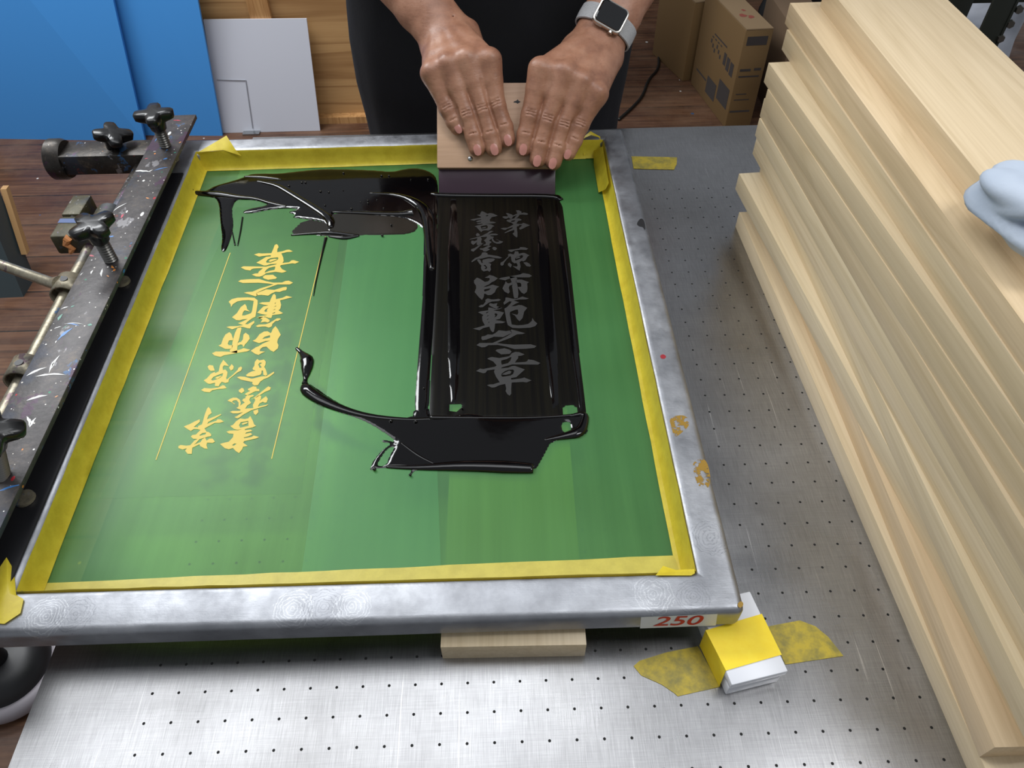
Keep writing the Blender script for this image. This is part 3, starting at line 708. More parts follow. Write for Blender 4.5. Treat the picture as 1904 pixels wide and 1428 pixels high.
for pts in ([(832, 370), (854, 370), (857, 750), (832, 750)], [(993, 368), (1012, 368), (1045, 745), (1022, 770)], [(1028, 366), (1037, 366), (1088, 765), (1075, 765)]):
    mound('ink_streak', [(pts, [])], ZM+.02, .03, .2, M['ink'], ink, .14, .1, 2, 1)
gy = lettering(ZM+.045, True).build('lettering_through_ink', M['glyph'], ink); tag(gy, 'dark grey brush lettering showing through the ink')
near = kn([(145,135),(155,133),(190,165),(230,175),(248,205),(235,240),(210,258),(202,290),(207,325),(250,350),(320,400),(420,460),(510,497),(600,518),(780,522),(790,470),(870,455),(880,520),(980,515),(1060,495),(1120,495),(1190,515),(1400,515),(1640,505),(1700,500),(1728,470),(1728,560),(1740,600),(1690,622),(1540,640),(1500,720),(1445,815),(1300,812),(1200,810),(1040,795),(900,805),(800,800),(772,835),(766,825),(780,800),(740,792),(580,792),(555,806),(550,795),(575,740),(640,672),(690,657),(610,652),(625,635),(715,660),(600,580),(520,535),(440,505),(380,490),(310,460),(270,450),(200,400),(178,365),(190,335),(197,320),(191,290),(193,255),(170,215),(180,180),(150,145)])
mound('ink_smear', [(near, [kn([(590, 783), (600, 750), (640, 692), (692, 665), (660, 720), (636, 780)]), kn([(1590, 545), (1640, 535), (1650, 590), (1600, 600)])])], ZM+.01, .045, .25, M['ink'], ink, .09, .3, 9, 1)
def ridge(name, pts, rad, z=ZM+.03):
    P = chaikin([at(x, y, z) for x, y in pts], 2, False); n = len(P)
    r = np.interp(np.linspace(0, 1, n), np.linspace(0, 1, len(rad)), rad)
    mb = MB().tube(P, list(r), 10); mb.v = [(a, b, z+(c-z)*.6) for a, b, c in mb.v]; return mb.build(name, M['ink'], ink, smooth=True)
for q_ in ridge_late: ridge('ink_ridge', q_, [.05, .16, .1])
ridge('ink_ridge', kn([(190, 335), (210, 375), (300, 430), (420, 480), (560, 515), (760, 530), (880, 525)]), [.1, .34, .3, .2, .15, .1, .1])
ridge('ink_ridge', kn([(150, 138), (185, 170), (210, 205), (208, 240), (200, 300), (195, 330)]), [.08, .12, .36, .3, .1, .16])
ridge('ink_ridge', kn([(640, 785), (800, 790), (1040, 780), (1250, 785), (1440, 795)]), [.06, .12, .28, .34, .25])
ridge('ink_ridge', kn([(1500, 640), (1600, 620), (1690, 600), (1715, 560), (1728, 490), (1640, 508)]), [.05, .15, .3, .22, .14, .06])
ridge('ink_ridge', kn([(720, 655), (820, 730), (900, 768)]), [.05, .08, .05])
ridge('ink_ridge', k5([(95, 420), (110, 370), (135, 360)]), [.12, .28, .2], ZM+.25)
ridge('ink_ridge', k5([(120, 385), (230, 395), (320, 400), (450, 420), (560, 425), (660, 460), (760, 480)]), [.15, .25, .3, .2, .12, .15, .1])
ridge('ink_ridge', k5([(560, 310), (700, 340), (800, 400), (930, 480), (1050, 560), (1055, 620)]), [.08, .2, .22, .25, .3, .1])
ridge('ink_ridge', k5([(480, 280), (600, 285), (730, 300)]), [.08, .2, .08])
ridge('ink_ridge', k5([(1060, 515), (1250, 520), (1500, 530), (1600, 520)]), [.06, .12, .2, .4])
ridge('ink_ridge', k5([(1300, 390), (1500, 400), (1640, 460), (1700, 540), (1710, 700), (1725, 900)]), [.06, .15, .35, .45, .3, .15])
ridge('ink_ridge', [(606, 442), (597, 480), (588, 520), (583, 550)], [.10, .06, .04, .02])
ridge('ink_ridge', k5([(468, 548), (455, 640), (435, 738)]), [.05, .05, .03]); ridge('ink_ridge', k5([(398, 640), (418, 735)]), [.03, .05])
ridge('ink_ridge', [(801, 360), (815, 363), (920, 364), (1034, 364), (1044, 372)], [.1, .22, .2, .22, .15])
ridge('ink_ridge', [(798, 776), (900, 777), (1000, 777), (1088, 770)], [.12, .08, .06, .1])
rng = random.Random(5); mb = MB()
for x, y in k5([(860,320),(885,320),(1138,257),(1390,275),(1440,275),(775,342),(1135,372),(1040,385),(985,380),(1015,472),(1190,495),(1250,450),(1300,440),(1405,490),(1520,525),(1455,600),(1050,640),(985,660),(1130,675),(1395,670),(380,405),(320,380),(1630,490),(1360,435),(1300,458),(1725,712),(1585,300),(1700,300)])+kn([(1052,465),(1040,508),(800,538),(665,536),(845,357),(575,798),(770,828)]):
    sphere_mb(mb, at(x, y, ZM+.09), rng.uniform(.045, .085), 6)
tag(mb.build('ink_bubble', M['ink'], ink, smooth=True), kind='stuff')

# ------------------------------------------------------------------ squeegee
SQ0 = at(815, 362, ZM+.03); SQ1 = at(1033, 362, ZM+.03)
SU = (SQ1-SQ0); SW = np.linalg.norm(SU); SU /= SW
LEAN = math.radians(45); SV = np.array([0, math.sin(LEAN), math.cos(LEAN)]); SV -= SU*(SV@SU); SV /= np.linalg.norm(SV)
SN = np.cross(SU, SV)       # out of the face the camera sees
if SN[1] > 0: SN = -SN
def sp(u, v, n): return SQ0+SU*u+SV*v+SN*n
def sbox(u0, u1, v0, v1, n0, n1):
    return MB().hexa([sp(u0, v0, n0), sp(u1, v0, n0), sp(u1, v0, n1), sp(u0, v0, n1)], [sp(u0, v1, n0), sp(u1, v1, n0), sp(u1, v1, n1), sp(u0, v1, n1)])
sq = thing('squeegee', tuple(sp(SW/2, 0, 0)), 'wide wooden squeegee with plum rubber blade pressed on the inked screen', 'squeegee')
sbox(.02, SW-.02, 0, 2.2, -.42, 0).build('blade', M['blade'], sq, bevel=.04)
sbox(-.04, SW+.04, 1.62, 6.95, -.85, .33).build('wooden_handle', M['handle'], sq, bevel=.08)
mb = MB(); c0 = sp(2.08, 2.2, .33); rings = []
for rr, hh in ((.16, .0), (.16, .03), (.11, .07), (.03, .08)):
    rings.append([c0+SU*rr*math.cos(a)+SV*rr*math.sin(a)+SN*hh for a in np.linspace(0, 6.283, 14, endpoint=False)])
mb.loft(rings).build('screw', M['zinc'], sq, smooth=True)
mb = MB(); P = []
for a, r in zip(np.linspace(0, 6.283, 9, endpoint=False), (.2, .12, .22, .1, .16, .2, .1, .18, .14)): P.append(sp(5.05+r*math.cos(a)*1.2, 5.75+r*math.sin(a)*.7, .336))
mb.add(P, [tuple(range(9))]).build('ink_spot', M['inkspot'], sq)

# ------------------------------------------------------------------ the printer: arms, hands, clothes
def hp(x, y, n):        # photo direction meeting the plane n in front of the squeegee's wooden face
    c, d = ray(x, y); o = SQ0+SN*(.33+n); return c+((o-c)@SN)/(d@SN)*d
person = None
parts_v = []; parts_f = []
def addmesh(v, f):
    n = sum(len(a) for a in parts_v); parts_v.append(v); parts_f.append(f+n)
nails = []
def hand(fing, wrist_px, elbow, lat_sign, thumb):
    """fing: index..little, each four photo points knuckle, middle joint, end joint, tip"""
    N = [(1.20, .66, .46, .40), (1.30, .70, .48, .41), (1.20, .66, .46, .40), (1.00, .56, .41, .36)]
    R = [(.66, .60, .57, .525), (.68, .61, .58, .535), (.64, .585, .56, .52), (.60, .53, .50, .46)]
    J = [[hp(*fing[i][k], N[i][k]) for k in range(4)] for i in range(4)]
    mid = (J[1][0]+J[2][0])/2
    wr = aty(wrist_px[0], wrist_px[1], mid[1]+3.9)
    elb = np.array(elbow, float); ax = elb-wr; ax /= np.linalg.norm(ax)
    lat = (J[3][0]-J[0][0]); lat -= ax*(lat@ax); lat /= np.linalg.norm(lat)       # towards the little finger
    dor = np.cross(ax, lat); dor = dor if dor@(CAMP-wr) > 0 else -dor             # out of the back of the wrist
    far = wr+ax*5.2
    allp = np.array([p for f_ in J for p in f_]+[wr, far])
    F = Field(allp.min(0)-2.6, allp.max(0)+2.6, .058)
    F.F[:] = 9
    A = Field(F.lo, F.ax and [F.ax[k][-1] for k in range(3)], .058)
    # palm, wrist and forearm
    for i in range(4):
        u = (i-1.5)*.46; base = wr+lat*u*.95-ax*.35+dor*(.1)
        r0, r1 = (.80, .56)
        F.cap(base, J[i][0]-dor*.0, r0, r1, .55)
    hollow = np.mean([J[i][0] for i in range(4)], 0)
    F.cap(wr-ax*.3-dor*.35, (wr+hollow)/2-dor*.9, .95, .95, .8)
    for s_ in (-1, 1):
        F.cap(wr+lat*s_*.82, wr+ax*2.2+lat*s_*.78, .90, .98, .5)
        F.cap(wr+ax*2.2+lat*s_*.78, far+lat*s_*.72, .98, 1.34, .5)
    F.cap(wr+dor*.12, far+dor*.1, .95, 1.5, .5)
    # thumb: leaves the side of the palm and closes behind the squeegee
    T = [wr+lat*(-1.25)-ax*.9-dor*.3, *thumb]
    for a, b, ra, rb in zip(T[:-1], T[1:], (.82, .68, .56), (.68, .58, .42)): F.cap(a, b, ra, rb, .35)
    # knuckle bumps and tendons
    for i in range(4):
        F.cap(J[i][0]+dor*.20, J[i][0]+dor*.14+(J[i][1]-J[i][0])*.08, .46, .42, .35)
        F.cap(J[i][0], J[i][0]*.58+J[i][1]*.42, R[i][0]*.97, R[i][1]*.98, .42)      # fingers stay joined near the knuckles
        F.cap(J[i][0]+dor*.30, wr+lat*(i-1.5)*.30+dor*.72, .16, .14, .45)
    for i in range(3):      # webbing
        a = (J[i][0]+J[i+1][0])/2-SN*.10; b = a+((J[i][1]-J[i][0])+(J[i+1][1]-J[i+1][0]))*.5*.42
        F.cap(a, b, .44, .40, .5); F.cap(a+(wr-a)*.25, a, .58, .46, .5)
    # outer edge of the hand below the little finger
    F.cap(wr+lat*1.2-ax*.6-dor*.25, J[3][0]-dor*.35, .85, .50, .6)
    # fingers
    for i in range(4):
        for k in range(3): A.cap(J[i][k], J[i][k+1], R[i][k], R[i][k+1], .07 if k else .05)
        A.cap(J[i][1]+SN*.04, J[i][1]+SN*.04+(J[i][2]-J[i][1])*.05, R[i][1]*1.0, R[i][1]*.98, .2)     # middle joint
        A.cap(J[i][2]+SN*.03, J[i][2]+SN*.03+(J[i][3]-J[i][2])*.05, R[i][2]*1.0, R[i][2], .12)
    # skin creases over the middle joints
    for i in range(4):
        d = J[i][2]-J[i][1]; d /= np.linalg.norm(d); cr = np.cross(d, SN)
        for off, dep in ((-.14, .03), (0.0, .045), (.15, .03)):
            c = J[i][1]+d*off+SN*(R[i][1]+.045+dep*.4)
            A.cap(c-cr*.26-SN*.07+d*off*.15, c, dep, dep, .06, True); A.cap(c, c+cr*.26-SN*.07+d*off*.15, dep, dep, .06, True)
        d = J[i][3]-J[i][2]; d /= np.linalg.norm(d); cr = np.cross(d, SN)
        c = J[i][2]+SN*(R[i][2]+.035); A.cap(c-cr*.2-SN*.04, c+cr*.2-SN*.04, .035, .035, .06, True)
    sl = tuple(slice(0, F.n[k]) for k in range(3)); A.F = A.F[:F.n[0], :F.n[1], :F.n[2]]
    F.merge(sl, A.F, .24)
    # grooves between the fingers
    for i in range(3):
        a = (J[i][0]+J[i+1][0])/2+SN*.62+(J[i][1]-J[i][0])*.50; b = (J[i][1]+J[i+1][1])/2+SN*.52; e_ = (J[i][2]+J[i+1][2])/2+SN*.40
        F.cap(a, b, .03, .11, .10, True); F.cap(b, e_, .11, .10, .08, True)
    # crease across the wrist
    F.cap(wr-ax*.15+lat*(-.9)+dor*.93, wr-ax*.25+lat*.9+dor*.93, .05, .05, .15, True)
    v, f = F.mesh(); 
    addmesh(v, f)
    for i in range(4):
        d = J[i][3]-J[i][2]; d /= np.linalg.norm(d); cr = np.cross(d, SN); cr /= np.linalg.norm(cr); up = np.cross(cr, d); up = up if up@SN > 0 else -up
        nails.append((J[i][3]+d*(R[i][3]*.25), d, cr, up, R[i][3]))
    return wr, ax, lat, dor, far, J
RFING = [[(911, 112), (922, 196), (937, 236), (943, 258)], [(869, 111), (898, 205), (911, 249), (918, 275)], [(834, 121), (868, 213), (881, 252), (887, 276)], [(803, 136), (832, 202), (844, 226), (850, 237)]]
LFING = [[(1004, 129), (987, 214), (978, 251), (974, 275)], [(1050, 136), (1018, 224), (1006, 268), (1000, 296)], [(1083, 153), (1049, 234), (1037, 274), (1029, 301)], [(1110, 174), (1079, 233), (1068, 261), (1057, 285)]]
wR, aR, lR, dR, fR, JR = hand(RFING, (824, 58), (2.6, 48.5, 15.0), 1, [hp(893, 120, -1.3), hp(900, 175, -1.75), hp(905, 215, -1.6)])
wL, aL, lL, dL, fL, JL = hand(LFING, (1112, 78), (27.3, 48.5, 15.5), -1, [hp(1030, 130, -1.3), hp(1015, 180, -1.75), hp(1008, 220, -1.6)])
# elbows, upper arms, shoulders, neck: one coarse field
shR, shL, nk = np.array([4.6, 50.0, 28.0]), np.array([23.2, 50.0, 28.0]), np.array([13.9, 50.0, 30.5])
B = Field((-2.5, 40, -3), (30, 60, 45), .34)
for f_, ax_, sh in ((fR, aR, shR), (fL, aL, shL)):
    el = f_+ax_*7.2
    B.cap(f_-ax_*.6, f_+ax_*3, 1.55, 2.05, .6); B.cap(f_+ax_*3, el, 2.05, 1.9, .8); B.cap(el, sh, 1.95, 2.7, .8)
B.cap(shR, nk, 2.7, 3.2, 1.5); B.cap(shL, nk, 2.7, 3.2, 1.5); B.cap(nk, nk+np.array([0, -2.2, 3.6]), 2.7, 2.5, 1.0)
hd = nk+np.array([0, -3.4, 6.6]); fw = np.array([0, -.80, -.60]); hu = np.array([0, -.60, .80]); hx = np.array([1.0, 0, 0])
B.cap(hd+hu*1.2-fw*.9, hd+hu*1.0+fw*.9, 3.6, 3.4, .8); B.cap(hd-hu*1.0+fw*1.0, hd-hu*3.6+fw*1.9, 3.0, 1.7, 1.0)          # skull, jaw
B.cap(hd+fw*3.9+hu*.2, hd+fw*4.9-hu*1.4, .45, .75, .4); B.cap(hd+fw*3.7-hu*2.9-hx*.8, hd+fw*3.7-hu*2.9+hx*.8, .42, .42, .3)     # nose, mouth
for s_ in (-1, 1):
    B.cap(hd+hx*s_*1.0+fw*3.7+hu*.9, hd+hx*s_*2.1+fw*3.2+hu*.8, .45, .4, .5); B.cap(hd+hx*s_*1.3+fw*3.75+hu*.1, hd+hx*s_*1.5+fw*3.7+hu*.1, .42, .42, .15)
    B.cap(hd+hx*s_*3.5-fw*.1+hu*.6, hd+hx*s_*3.6-fw*.2-hu*1.0, .7, .5, .3)
for x in (-3.4, 0, 3.4): B.cap((13.8+x, 50.0, 25.5), (13.8+x, 51.5, 6), 4.2, 4.0, 2.0); 
for x in (-4.2, 4.2): B.cap((13.8+x, 51.5, 8), (13.8+x, 51.5, -2), 3.9, 3.8, 1.5)
v, f = B.mesh(); addmesh(v, f)
bv = np.concatenate(parts_v); bf = np.concatenate(parts_f)
person = obj('person', bv, [tuple(int(i) for i in q) for q in bf], M['skin'], smooth=True)
rebase(person, (13.8, 50, -3))
tag(person, 'person in navy apron gripping the wooden squeegee with both bare hands', 'person')
sm = person.modifiers.new('soften', 'SMOOTH'); sm.factor = .5; sm.iterations = 1
for c, d, cr, up, r in nails:
    vs = []; fs = []; nu, nv = 7, 6
    for j in range(nv+1):
        t = j/nv; hw = .64*r*math.sqrt(max(.12, 1-abs(2*t-1)**3.2))
        for i in range(nu+1):
            a = (i/nu-.5)*1.5
            p = c+d*((t-.42)*1.30*r)+cr*(math.sin(a)*hw*1.05)+up*(r*(math.cos(math.asin(min(1, abs(math.sin(a)*hw*1.05)/r))) - .30*max(0, t-.45)) +.012)
            vs.append(p)
    for j in range(nv):
        for i in range(nu): k = j*(nu+1)+i; fs.append((k, k+1, k+nu+2, k+nu+1))
    obj('fingernail', vs, fs, M['nail'], person, smooth=True)
# clothes
def ellring(cx, cy, z, rx, ry, n=40, pw=2.4, wob=0.0, ph=0.0):
    r = []
    for a in np.linspace(0, 2*math.pi, n, endpoint=False):
        ca, sa = math.cos(a), math.sin(a)
        x = math.copysign(abs(ca)**(2/pw), ca); y = math.copysign(abs(sa)**(2/pw), sa)
        w = 1+wob*math.sin(5*a+ph)+wob*.6*math.sin(11*a+ph*1.7)
        r.append((cx+rx*x*w, cy+ry*y*w, z))
    return r
def cloth(name, rings, m, cap=False, **k):
    return MB().loft(rings, cap).build(name, m, person, smooth=True, **k)
cloth('shirt', [ellring(13.8, 51.6, 4, 10.2, 4.9, wob=.008), ellring(13.8, 51.5, 10, 10.4, 5.1, wob=.01), ellring(13.8, 50.8, 18, 10.6, 5.4, wob=.012), ellring(13.8, 50.1, 25, 10.9, 5.2, wob=.01), ellring(13.8, 49.9, 29, 9.6, 4.2), ellring(13.8, 49.7, 31.8, 4.4, 3.6), ellring(13.8, 49.2, 33.0, 3.3, 3.1)], M['shirt'])
hair = Field(hd-5.5, hd+6.0, .3)
hair.cap(hd+hu*1.5-fw*1.2, hd+hu*1.5+fw*.6, 3.75, 3.55, .5); hair.cap(hd-hu*.6-fw*1.6, hd-hu*1.2-fw*1.9, 3.0, 2.6, .8)
hair.cap(hd+fw*4.5-hu*1.2-hx*3, hd+fw*4.5-hu*1.2+hx*3, 3.2, 3.2, .2, True)
hv, hf = hair.mesh(); obj('hair', hv, [tuple(int(i) for i in q_) for q_ in hf], M['hair'], person, smooth=True)
for f_, ax_, sh in ((fR, aR, shR), (fL, aL, shL)):
    el = f_+ax_*7.2; d = sh-el
    o = MB().tube([el+d*.35, el+d*.5, el+d*.75, el+d*.92, el+d*1.0+(nk-sh)*.12+np.array([0, 0, .3]), sh+(nk-sh)*.45+np.array([0, 0, .5]), sh+(nk-sh)*.72+np.array([0, 0, .3])], [3.0, 3.05, 3.2, 3.45, 3.6, 3.75, 3.6], 24, False).build('sleeve', M['shirt'], person, smooth=True)
# trousers: hips and two legs down to the floor
cloth('trousers', [ellring(13.8, 51.5, 5, 10.0, 4.6), ellring(13.8, 51.5, -2, 10.3, 4.7), ellring(13.8, 51.5, -5, 10.0, 4.6)], M['trouser'])
for s_ in (-1, 1):
    cloth('trouser_leg', [ellring(13.8+s_*5.0, 51.5, -4.5, 4.9, 4.5, pw=2), ellring(13.8+s_*5.2, 51.4, -14, 4.3, 4.2, pw=2, wob=.02), ellring(13.8+s_*5.4, 51.2, -21, 3.6, 3.7, pw=2, wob=.02, ph=1), ellring(13.8+s_*5.5, 51.6, -30, 3.2, 3.4, pw=2, wob=.02, ph=2), ellring(13.8+s_*5.6, 51.6, -38.8, 3.0, 3.2, pw=2, wob=.03)], M['trouser'])
    MB().hexa([(13.8+s_*5.7-1.9, 45.8, FZ), (13.8+s_*5.7+1.9, 45.8, FZ), (13.8+s_*5.7+1.9, 54.2, FZ), (13.8+s_*5.7-1.9, 54.2, FZ)], [(13.8+s_*5.7-1.5, 46.6, FZ+2), (13.8+s_*5.7+1.5, 46.6, FZ+2), (13.8+s_*5.7+1.5, 53.8, FZ+3.6), (13.8+s_*5.7-1.5, 53.8, FZ+3.6)]).build('shoe', M['darkrub'], person, bevel=.5, seg=3)
# apron: wraps the front and sides of the hips
def arc(cx, cy, z, rx, ry, n=44, wob=0.0, ph=0.0, pw=2.6):
    r = []
    for a in np.linspace(math.radians(-205), math.radians(25), n):
        ca, sa = math.cos(a), math.sin(a)
        x = math.copysign(abs(ca)**(2/pw), ca); y = math.copysign(abs(sa)**(2/pw), sa)
        w = 1+wob*math.sin(6*a+ph)+wob*.5*math.sin(13*a+2*ph)
        r.append((cx+rx*x*w, cy+ry*y*w, z))
    return r
rows = [arc(13.9, 50.0, 26, 7.0, 5.9, wob=.004), arc(13.9, 51.1, 14, 10.8, 6.2, wob=.006), arc(13.95, 51.4, 9, 11.05, 6.2, wob=.008, ph=.5), arc(13.8, 51.4, 6, 11.2, 6.15, wob=.008, ph=.9), arc(13.65, 51.4, 3.5, 11.2, 6.15, wob=.01, ph=1.3), arc(13.5, 51.4, 0, 11.05, 6.0, wob=.012, ph=1.6), arc(13.45, 51.4, -3, 10.75, 5.9, wob=.014, ph=1.9), arc(13.5, 51.4, -9, 10.5, 6.0, wob=.02, ph=2.3), arc(13.5, 51.4, -16, 10.9, 6.3, wob=.03, ph=2.6), arc(13.5, 51.4, -22, 11.2, 6.6, wob=.035, ph=2.9)]
mbv = MB(); n = len(rows[0]); vs = [p for r in rows for p in r]; fs = [(i*n+j, i*n+j+1, (i+1)*n+j+1, (i+1)*n+j) for i in range(len(rows)-1) for j in range(n-1)]
ap = mbv.add(vs, fs).build('apron', M['apron'], person, smooth=True)
so = ap.modifiers.new('thickness', 'SOLIDIFY'); so.thickness = .004

# ------------------------------------------------------------------ wristwatch on the left wrist
def prj_(X):
    d = RAX @ (np.array(X)-CAMP); return np.array([952+F_PX*d[0]/d[2], 714-F_PX*d[1]/d[2]])
wc = min((wL+aL*k_ for k_ in np.arange(.2, 2.4, .05)), key=lambda c_: np.hypot(*(prj_(c_+dL*1.4)-np.array([1135, 31]))))
wd_ = None; best = None
tgt = np.array([46, 39.5])/np.hypot(46, 39.5)
def prj(X):
    d = RAX @ (np.array(X)-CAMP); return np.array([952+F_PX*d[0]/d[2], 714-F_PX*d[1]/d[2]])
def basis(th):
    nn = dL*math.cos(th)+lL*math.sin(th); e = np.cross(aL, nn); return nn, e
for th in np.radians(np.arange(-60, 61, 2)):
    nn, e = basis(th); 
    if (prj(wc+e)-prj(wc))@tgt < 0: e = -e
    q_ = prj(wc+nn*1.2+e)-prj(wc+nn*1.2-e); q_ /= np.linalg.norm(q_)
    off = prj(wc+nn*1.35)-np.array([1135, 31])
    s_ = -q_@tgt*40+abs(off[0])*.6
    if best is None or s_ < best[0]: best = (s_, th, nn, e)
_, TH, WN, WE = best
wt = thing('wristwatch', tuple(wc+WN*1.2), 'square black-faced smart watch with woven grey strap on the left wrist', 'watch')
def wpt(u, v, n): return wc+WE*u+aL*v+WN*n
def rrect(hu, hv, r, n, k=6):
    P = []
    for cx, cy, a0 in ((hu-r, hv-r, 0), (-hu+r, hv-r, 90), (-hu+r, -hv+r, 180), (hu-r, -hv+r, 270)):
        for a in np.linspace(a0, a0+90, k): P.append(wpt(cx+r*math.cos(math.radians(a)), cy+r*math.sin(math.radians(a)), n))
    return P
H0 = 1.17
MB().loft([rrect(.82, .68, .3, H0-.05), rrect(.98, .84, .34, H0+.05), rrect(1.0, .86, .34, H0+.24), rrect(.98, .84, .34, H0+.36), rrect(.9, .76, .3, H0+.39)]).build('case', M['wsilver'], wt, autosmooth=30)
MB().loft([rrect(.90, .76, .28, H0+.38), rrect(.87, .73, .26, H0+.45), rrect(.80, .66, .22, H0+.48)]).build('screen', M['wglass'], wt, autosmooth=14)
cw = wpt(.42, -.84, H0+.2); MB().tube([cw, cw-aL*.13], [.15, .15], 16).build('crown', M['wsilver'], wt, autosmooth=40)
MB().add(rrect(.22, .001, .0005, 0), []) 
bp = [wpt(-.62, -.85, H0+.13), wpt(-.22, -.85, H0+.13), wpt(-.22, -.85, H0+.22), wpt(-.62, -.85, H0+.22)]
MB().hexa(bp, [p-aL*.04 for p in bp]).build('side_button', M['wsilver'], wt)
ru, rn = 1.86, 1.22; outer = []; 
for thk in (0, 1):
    pass
rings = []
for a in np.linspace(0, 2*math.pi, 64, endpoint=False):
    u, n_ = math.sin(a), math.cos(a)
    cu = WE*u*ru+WN*n_*rn; nn = WE*u/ru+WN*n_/rn; nn /= np.linalg.norm(nn); hw = .58
    rings.append([wc+cu-aL*hw, wc+cu+aL*hw, wc+cu+nn*.10+aL*hw*.96, wc+cu+nn*.13, wc+cu+nn*.10-aL*hw*.96])
rings.append(rings[0])
MB().loft(rings, False).build('strap', M['wstrap'], wt, autosmooth=50)

# ------------------------------------------------------------------ the stack of boards at the right
LN = 33.0; WD = 5.6
#        far left top corner (photo), a second point on the same edge, or None for boards set from their neighbours
ST = [((1375.3, 396.6), (1828, 1420)), ((1597.8, 792.6), (1850.5, 1392)), ((1373.2, 321), (1660.8, 849)), ((1537.7, 530), (1904, 1283)),
      ((1413, 262), (1615, 590)), ((1411, 220), (1640, 560)), ((1421, 182), (1665, 540)), ((1427.5, 165), (1690, 530)), ((1429, 117), (1609, 380)), ((1464, 55), (1680, 364)), ((1468.8, 6), (1680, 298.5)), ((1557.9, 0), (1680, 151.4))]
ST[3] = ((1537.7, 530), (1904, 1283)); ST[4] = ((1412.6, 265), (1904, 1145.6)); ST[5] = ((1412.6, 220.8), (1805.7, 892)); ST[6] = ((1421, 183), (1853, 900)); ST[7] = ((1427.3, 166), (1904, 881))
ST[8] = ((1429, 117), (1904, 791)); ST[9] = ((1462.8, 55.4), (1904, 699)); ST[10] = ((1468.8, 6), (1904, 603.6))
FARY = {0: 29.3, 1: 30.6, 2: 30.2, 3: 30.4, 4: at(1405, 255, 5*BT)[1], 5: at(1411.5, 219.7, 6*BT)[1], 6: at(1421, 183, 7*BT)[1], 7: at(1427.3, 166, 8*BT)[1], 8: at(1429, 117, 9*BT)[1], 9: at(1462.8, 55.4, 10*BT)[1], 10: at(1468.8, 6, 11*BT)[1], 11: 32.6}
LBL = ['lowest pale board of the tall stack, lying on the steel table', 'second board from the bottom, its squared near end showing at the right edge', 'third board from the bottom, jutting out left at the far end', 'fourth board from the bottom, light side edge set back at the far end',
       'fifth board from the bottom of the tall stack', 'sixth board from the bottom, flush under the seventh', 'seventh board from the bottom, with a paler side edge', 'eighth board from the bottom, tucked under a thin dark gap', 'ninth board from the bottom, wide ledge of its top showing at the far end', 'tenth board from the bottom, a thin bright line along its top edge',
       'eleventh board from the bottom, directly under the topmost one', 'topmost pale board of the tall stack with broad flat grain']
for k, (a, b) in enumerate(ST):
    zt = (k+1)*BT; A = at(*a, zt)[:2]; B_ = at(*b, zt)[:2]; d = (A-B_); d /= np.linalg.norm(d)
    s_ = (FARY[k]-A[1])/d[1]; far_ = A+d*s_
    nrm = np.array([d[1], -d[0]])
    ctr = far_-d*LN/2+nrm*WD/2
    o = board('wooden_board', LN, WD, LBL[k], 'pale boards stacked at the right')
    o.location = W((ctr[0], ctr[1], k*BT+.002*k)); o.rotation_euler = (0, 0, math.atan2(-d[0], d[1]))

# ------------------------------------------------------------------ white stop block and its tape
BH = 1.25
NL, NR, FR = at(1360.8, 1274, BH), at(1465.8, 1248, BH), at(1394.7, 1099, BH); FL = NL+(FR-NR)
blk = thing('stop_block', tuple((NL+NR+FR+FL)/4-np.array([0, 0, BH])), 'white plastic block under the near right corner of the screen frame', 'block')
def shr(P, k, z):
    c = np.mean(P, 0); return [tuple((c+(p-c)*k)[:2])+(z,) for p in P]
Q = [NL, NR, FR, FL]
MB().loft([shr(Q, .95, 0), shr(Q, .95, .62), shr(Q, .90, .68), shr(Q, .90, .82)]).build('block_body', M['plastic'], blk, bevel=.05)
MB().loft([shr(Q, .965, .82), shr(Q, 1.0, .90), shr(Q, 1.0, BH)]).build('top_plate', M['plastic'], blk, bevel=.06)
e = .025
tl = [at(1178, 1236, 0), at(1201, 1222, 0), at(1250, 1210, 0), at(1298, 1201, 0)]
def up(x, y, z): return at(x, y, z)+np.array([0, 0, e])
v = [up(1178, 1239, 0), up(1189, 1229, 0), up(1240, 1213, 0), up(1297, 1202, 0), up(1340, 1277, 0), up(1300, 1286, 0), up(1260, 1295, 0), up(1255, 1290, 0), up(1230, 1273, 0), up(1192, 1256, 0)]
tp = MB().add(v, [tuple(range(10))]).build('tape_strip', M['tapeflat']); 
v = [up(1313, 1172, BH), up(1415, 1142, BH), up(1452, 1218, BH), up(1351, 1247, BH)]
sd = (FL-FR); sd /= np.linalg.norm(sd)
lo1 = at(1303, 1200, .05)+sd*.03; lo2 = at(1340, 1276, .05)+sd*.03
tape2 = thing('tape', (22.5, 2.4, 0), 'yellow tape strapping the white block down to the table', 'tape')
bpy.data.objects.remove(tp)
MB().add([up(1178, 1239, 0), up(1189, 1229, 0), up(1240, 1213, 0), up(1297, 1202, 0), up(1340, 1277, 0), up(1300, 1286, 0), up(1260, 1295, 0), up(1255, 1290, 0), up(1230, 1273, 0), up(1192, 1256, 0)], [tuple(range(10))]).build('tape_tail', M['tapeflat'], tape2)
u_out = -(NR-NL)/np.linalg.norm(NR-NL)*.03
MB().add([v[0]+u_out, v[3]+u_out, lo2+u_out, lo1+u_out, v[1]-u_out, v[2]-u_out], [(0, 1, 5, 4), (0, 1, 2, 3)]).build('tape_saddle', M['tapeblk'], tape2)
MB().add([up(1428, 1165, 0), up(1487, 1154, 0), up(1516, 1165, 0), up(1540, 1185, 0), up(1568, 1220, 0), up(1460, 1236, 0)], [tuple(range(6))]).build('tape_tail', M['tapeflat'], tape2)
